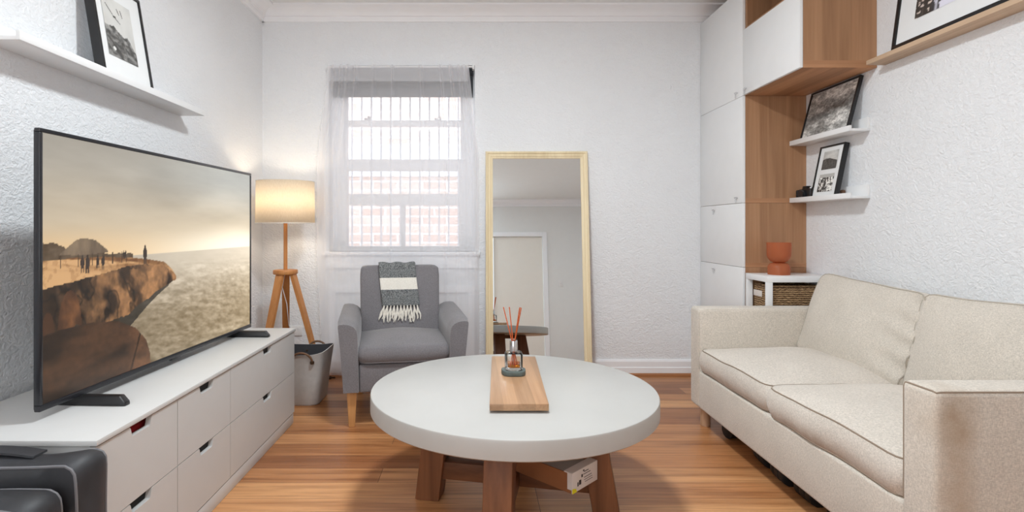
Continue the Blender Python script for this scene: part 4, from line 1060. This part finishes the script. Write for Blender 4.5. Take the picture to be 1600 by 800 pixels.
for (x, y) in ((-0.275, -0.305), (0.275, -0.305), (-0.25, 0.24), (0.25, 0.24)):
    bm = nb(); vs = []
    for (z, h) in ((0.0, 0.0165), (0.186, 0.026)):
        off = (1 if y > 0 else 0) * (0.04 if z == 0 else 0)
        for (a, b) in ((-h, -h), (h, -h), (h, h), (-h, h)): vs.append(bm.verts.new((x + a, y + b + off, z)))
    bm.faces.new(vs[0:4]); bm.faces.new(vs[4:8])
    for i in range(4): bm.faces.new((vs[i], vs[(i + 1) % 4], vs[4 + (i + 1) % 4], vs[4 + i]))
    bmesh.ops.recalc_face_normals(bm, faces=bm.faces); bmesh.ops.bevel(bm, geom=list(bm.edges), offset=0.004, segments=2, profile=0.5, affect='EDGES')
    obj('leg', bm, 'legwood', ac)

# throw over the backrest
th = thing('throw_blanket', 'grey woven throw with a cream stripe and fringe draped over the armchair back', 'blanket', (-0.43, 3.28, 0), (0, 0, math.radians(10)), local=True)
path = []                                              # (y, z) from the front hem up and over to the back
zb0, zt0 = 0.575, 0.815
for k in range(25):
    t = k / 24; z = zb0 + (zt0 - 0.012 - zb0) * t; v = (z - 0.20) / 0.615
    path.append((0.125 + 0.135 * v - 0.062 - 0.018 * (1 - (2 * v - 1) ** 4) - 0.009, z))
for k in range(1, 7):
    a = k / 7 * PI; yc = 0.253; rr = 0.074
    path.append((yc - rr * math.cos(a) - 0.002, zt0 + 0.006 + 0.012 * math.sin(a)))
for k in range(10):
    z = zt0 - 0.015 - 0.025 * k; v = (z - 0.20) / 0.615
    path.append((0.125 + 0.135 * v + 0.062 + 0.009, z))
bm = nb(); rows = []; nx = 24
for (j, (y, z)) in enumerate(path):
    row = []
    for i in range(nx + 1):
        u = i / nx; t = min(1, j / 24)
        x = -0.125 + 0.228 * u + (0.014 * (1 - t)) - 0.008 * t
        row.append(bm.verts.new((x, y - 0.0035 * (1 + math.sin(u * 23 + 1.5 * math.sin(z * 20))) * (0.4 + 0.6 * (1 - t)), z + 0.004 * math.sin(u * 15) * (j > 23))))
    rows.append(row)
uvl = bm.loops.layers.uv.new('UVMap')
nF = 24
for j, (A, B) in enumerate(zip(rows, rows[1:])):
    for i in range(nx):
        fc = bm.faces.new((A[i], A[i + 1], B[i + 1], B[i]))
        for lp in fc.loops:
            jj = j if lp.vert in A else j + 1
            lp[uvl].uv = (0.5, min(1.0, jj / 27.0))
o = obj('woven_cloth', bm, 'throw', th, angle=180)
so_ = o.modifiers.new('thick', 'SOLIDIFY'); so_.thickness = 0.005; so_.offset = 0
rt = random.Random(4)
for k in range(11):
    u = (k + 0.5) / 11; x = -0.110 + 0.222 * u; bm = nb()
    y0, z0 = path[0]
    for q in range(5):
        pts = []; dxx = rt.uniform(-0.015, 0.015) + (u - 0.62) * 0.035; ln = rt.uniform(0.075, 0.105)
        for s in range(7):
            t = s / 6
            pts.append((x + dxx * t + 0.004 * math.sin(t * 9 + q * 2) * t + (q - 2) * 0.0035 * t, y0 - 0.006 - 0.012 * t - 0.003 * (q % 2), z0 + 0.004 - ln * t))
        add_tube(bm, pts, [0.0032, 0.0030, 0.0040, 0.0044, 0.0042, 0.0036, 0.002], 6)
    obj('tassel', bm, 'tassel', th)

# ------------------------------------------------------------------ tripod floor lamp
lx, ly = -1.237, 3.62
fl = thing('floor_lamp', 'lit tripod floor lamp with a cream drum shade between dresser and window', 'lamp', (lx, ly, 0))
bm = nb(); add_lathe(bm, [(0.075, 0.752), (0.078, 0.757), (0.078, 0.775), (0.075, 0.780)], (lx, ly, 0), 36); obj('hub', bm, 'lampwood', fl)
bm = nb(); add_tube(bm, [(lx, ly, 0.78), (lx, ly, 1.14)], 0.0125, 16); obj('pole', bm, 'lampwood', fl)
for a in (-10, 108, 250):
    ca, sa = math.cos(math.radians(a)), math.sin(math.radians(a)); bm = nb(); vs = []
    for (z, r0, wd, tk) in ((0.0, 0.275, 0.015, 0.0105), (0.40, 0.160, 0.023, 0.011), (0.755, 0.052, 0.026, 0.0115)):
        for (p, q) in ((-tk, -wd), (tk, -wd), (tk, wd), (-tk, wd)): vs.append(bm.verts.new((lx + (r0 + p) * ca - q * sa, ly + (r0 + p) * sa + q * ca, z)))
    bm.faces.new(vs[0:4]); bm.faces.new(vs[8:12])
    for l in (0, 4):
        for i in range(4): bm.faces.new((vs[l + i], vs[l + (i + 1) % 4], vs[l + 4 + (i + 1) % 4], vs[l + 4 + i]))
    obj('leg', bm, 'lampwood', fl, smooth=False)
bm = nb(); add_lathe(bm, [(0.1865, 1.085), (0.183, 1.363)], (lx, ly, 0), 64, False, False); o = obj('lamp_shade', bm, 'shade', fl)
sd = o.modifiers.new('thick', 'SOLIDIFY'); sd.thickness = 0.0015
bm = nb()
for z, r0 in ((1.087, 0.187), (1.361, 0.1835)): add_tube(bm, [(lx + r0 * math.cos(k / 48 * 2 * PI), ly + r0 * math.sin(k / 48 * 2 * PI), z) for k in range(48)], 0.0022, 6, closed=True)
for k in range(3):
    a = k * 2 * PI / 3 + 0.4; add_tube(bm, [(lx + 0.018 * math.cos(a), ly + 0.018 * math.sin(a), 1.15), (lx + 0.185 * math.cos(a), ly + 0.185 * math.sin(a), 1.10)], 0.0015, 6)
obj('shade_ring', bm, 'mat', fl)
bm = nb(); add_lathe(bm, [(0.018, 1.13), (0.018, 1.18), (0.014, 1.185)], (lx, ly, 0), 20); obj('socket', bm, 'plastic', fl)
bm = nb(); add_lathe(bm, [(0.012, 1.186), (0.022, 1.205), (0.030, 1.232), (0.026, 1.255), (0.012, 1.268), (0.002, 1.271)], (lx, ly, 0), 24); obj('bulb', bm, 'bulb', fl)
bm = nb(); add_tube(bm, [(lx - 0.01, ly + 0.015, 0.752), (lx - 0.028, ly + 0.02, 0.66), (lx - 0.005, ly + 0.04, 0.55), (lx - 0.012, ly + 0.10, 0.40), (lx - 0.03, ly + 0.2, 0.33)], 0.003, 8); obj('cord', bm, 'plastic', fl)

# power outlet
ot = thing('power_outlet', 'white double power outlet low on the wall behind the lamp', 'outlet', (-1.285, YB - 0.006, 0.316))
bm = nb(); add_box(bm, (-1.345, YB - 0.010, 0.282), (-1.228, YB + 0.0005, 0.354), 0.004); obj('faceplate', bm, 'plastic', ot)
bm = nb(); add_box(bm, (-1.31, YB - 0.014, 0.33), (-1.298, YB - 0.0095, 0.345), 0.001); add_box(bm, (-1.262, YB - 0.014, 0.33), (-1.250, YB - 0.0095, 0.345), 0.001); obj('switch', bm, 'plastic', ot)
sw = thing('light_switch', 'white light switch plate beside the doorway, seen in the mirror', 'switch', (1.27, YF + 0.004, 1.28))
bm = nb(); add_box(bm, (1.232, YF, 1.222), (1.308, YF + 0.008, 1.338), 0.003); obj('faceplate', bm, 'plastic', sw)
bm = nb(); add_box(bm, (1.260, YF + 0.008, 1.265), (1.280, YF + 0.013, 1.300), 0.002); obj('rocker', bm, 'plastic', sw)

# cord end on the floor under the curtain
pc = thing('power_lead', 'thin dark cord with its connector lying on the floor under the curtain hem', 'cord', (-1.03, 3.84, 0.0))
bm = nb(); add_tube(bm, [(-1.30, 3.84, 0.006), (-1.18, 3.85, 0.006), (-1.08, 3.835, 0.006), (-1.02, 3.84, 0.007)], 0.004, 8); obj('cable', bm, 'black', pc)
bm = nb(); add_tube(bm, [(-1.02, 3.84, 0.0105), (-0.995, 3.84, 0.0105), (-0.99, 3.84, 0.0105), (-0.965, 3.84, 0.0105)], [0.010, 0.010, 0.006, 0.006], 12); obj('plug', bm, 'brass', pc)

# ------------------------------------------------------------------ felt storage basket
fb = thing('felt_basket', 'grey felt storage basket with brown leather handles behind the end of the dresser', 'basket', (-1.06, 3.385, 0))
def rr(hx, hy, z, cx=-1.055, cy=3.385, e=0.32, n=48, lift=0.0):
    out = []
    for k in range(n):
        a = 2 * PI * k / n; c_, s_ = math.cos(a), math.sin(a)
        x = hx * math.copysign(abs(c_) ** e, c_); y = hy * math.copysign(abs(s_) ** e, s_)
        out.append((cx + x, cy + y, z + lift * (abs(x) / hx) ** 3 - lift * 0.3))
    return out
bm = nb(); loft(bm, [rr(0.128, 0.120, 0.0008), rr(0.134, 0.126, 0.012), rr(0.150, 0.142, 0.17), rr(0.170, 0.160, 0.306, lift=0.016), rr(0.172, 0.162, 0.311, lift=0.016), rr(0.166, 0.156, 0.311, lift=0.016)], True, False); obj('felt_body', bm, 'felt', fb, angle=60)
bm = nb(); loft(bm, [rr(0.166, 0.156, 0.310, lift=0.016), rr(0.144, 0.136, 0.17), rr(0.128, 0.120, 0.016)], False, True); obj('lining', bm, 'felt_in', fb, angle=60)
for s in (-1, 1):
    bm = nb(); yy = 3.385 + s * 0.158
    pts = []
    for k in range(13):
        a = k / 12 * PI; pts.append((-1.008 - 0.062 * math.cos(a), yy + s * 0.010 * math.sin(a) + s * 0.002, 0.268 + 0.056 * math.sin(a)))
    add_tube(bm, pts, 0.0065, 8); h = obj('handle', bm, 'strap', fb)
    for x in (-1.070, -0.946):
        bm = nb(); add_lathe(bm, [(0.002, -0.011), (0.011, -0.008), (0.013, 0), (0.011, 0.008), (0.002, 0.011)], (x, yy + s * 0.003, 0.266), 14)
        obj('stud', bm, 'brass', h)

# ------------------------------------------------------------------ charcoal floor cushions (front left)
def upright(label, x0, x1, yc, z1, thick, lean, yaw, seed, strap):
    t = thing('floor_cushion', label, 'cushion', ((x0 + x1) / 2, yc, 0.0), (-lean, 0, yaw), 'charcoal floor cushions', local=True)
    w_ = x1 - x0
    bm, f = cushion(w_, z1 - 0.004, thick, 0.018, 0.03, 0.014, 18, 0.014, seed, 2.0)
    T = Matrix.Translation((0, 0, z1 / 2 + 0.004)) @ Matrix.Rotation(PI / 2, 4, 'X')
    bmesh.ops.transform(bm, matrix=T, verts=bm.verts); c = obj('cover', bm, 'leather', t, angle=60)
    bm = nb()
    for s in (-1, 1): add_tube(bm, [T @ p for p in rim(f, s * 0.98, 24)], 0.0035, 6, closed=True)
    obj('piping', bm, 'seam', c)
    if strap:
        bm = nb(); pts = []
        for k in range(9):
            u = k / 8; pts.append((-0.06 + 0.225 * u, 0.0, z1 + 0.018 + 0.010 * math.sin(u * PI)))
        A = []
        for p in pts: A.append([bm.verts.new((p[0], p[1] + d, p[2] + e)) for (d, e) in ((-0.022, 0), (0.022, 0), (0.022, 0.005), (-0.022, 0.005))])
        for P, Q in zip(A, A[1:]):
            for k in range(4): bm.faces.new((P[k], P[(k + 1) % 4], Q[(k + 1) % 4], Q[k]))
        bm.faces.new(A[0]); bm.faces.new(A[-1]); obj('strap', bm, 'leather', c)
upright('charcoal piped floor cushion with a strap, standing against the near end of the dresser', -1.50, -0.930, 1.325, 0.490, 0.110, math.radians(1.0), 0, 11, True)
upright('charcoal piped floor cushion nearest the camera, in front of the strapped one', -1.47, -0.945, 1.172, 0.460, 0.110, math.radians(2.5), math.radians(3), 12, False)

# ------------------------------------------------------------------ light
def area(name, loc, rot, size, power, color=(1, 1, 1), shape='RECTANGLE', sy=None):
    l = bpy.data.lights.new(name, 'AREA'); l.shape = shape; l.size = size
    if sy: l.size_y = sy
    l.energy = power; l.color = color
    o = bpy.data.objects.new(name, l); COL.objects.link(o); o.location = loc; o.rotation_euler = rot
    return o
area('ceiling_lamp', (0.08, 1.9, 2.60), (0, 0, 0), 0.34, 25, (0.90, 0.97, 1.0), 'DISK')
area('overhead_rear_fill', (-0.75, -0.45, 2.60), (0, 0, 0), 0.30, 4.5, (0.92, 0.97, 1.0), 'DISK')  # added fill, brightens the wall reflected in the mirror; no fixture there
area('sky_over_lane', (-0.5, 4.95, 3.0), (math.radians(-38), 0, 0), 1.8, 16, (0.86, 0.93, 1.0), 'RECTANGLE', 0.7)
area('behind_camera_fill', (-0.75, YF + 0.03, 1.5), (PI / 2, 0, 0), 1.5, 12, (0.90, 0.96, 1.0), 'RECTANGLE', 1.6)  # unseen fill added behind the camera; that wall has no window

W = bpy.data.worlds.new('sky'); S.world = W; W.use_nodes = True
bg = W.node_tree.nodes['Background']; bg.inputs['Color'].default_value = (0.86, 0.93, 1.0, 1); bg.inputs['Strength'].default_value = 1.5

# ------------------------------------------------------------------ camera and view
cam = bpy.data.cameras.new('camera'); co = bpy.data.objects.new('view_camera', cam); COL.objects.link(co)
co.location = (0, 0, 1.06); co.rotation_euler = (PI / 2, 0, 0)
cam.sensor_width = 36; cam.sensor_fit = 'HORIZONTAL'; cam.lens = 36 * 860 / 1600
cam.shift_x = 60 / 1600; cam.shift_y = -45 / 1600; cam.clip_start = 0.05
S.camera = co
S.view_settings.view_transform = 'Standard'; S.view_settings.look = 'None'; S.view_settings.gamma = 1; S.view_settings.use_curve_mapping = False
S.view_settings.exposure = 0.90
S.cycles.max_bounces = 14; S.cycles.diffuse_bounces = 8; S.cycles.transparent_max_bounces = 24; S.cycles.transmission_bounces = 12; S.cycles.glossy_bounces = 6
S.cycles.caustics_refractive = False
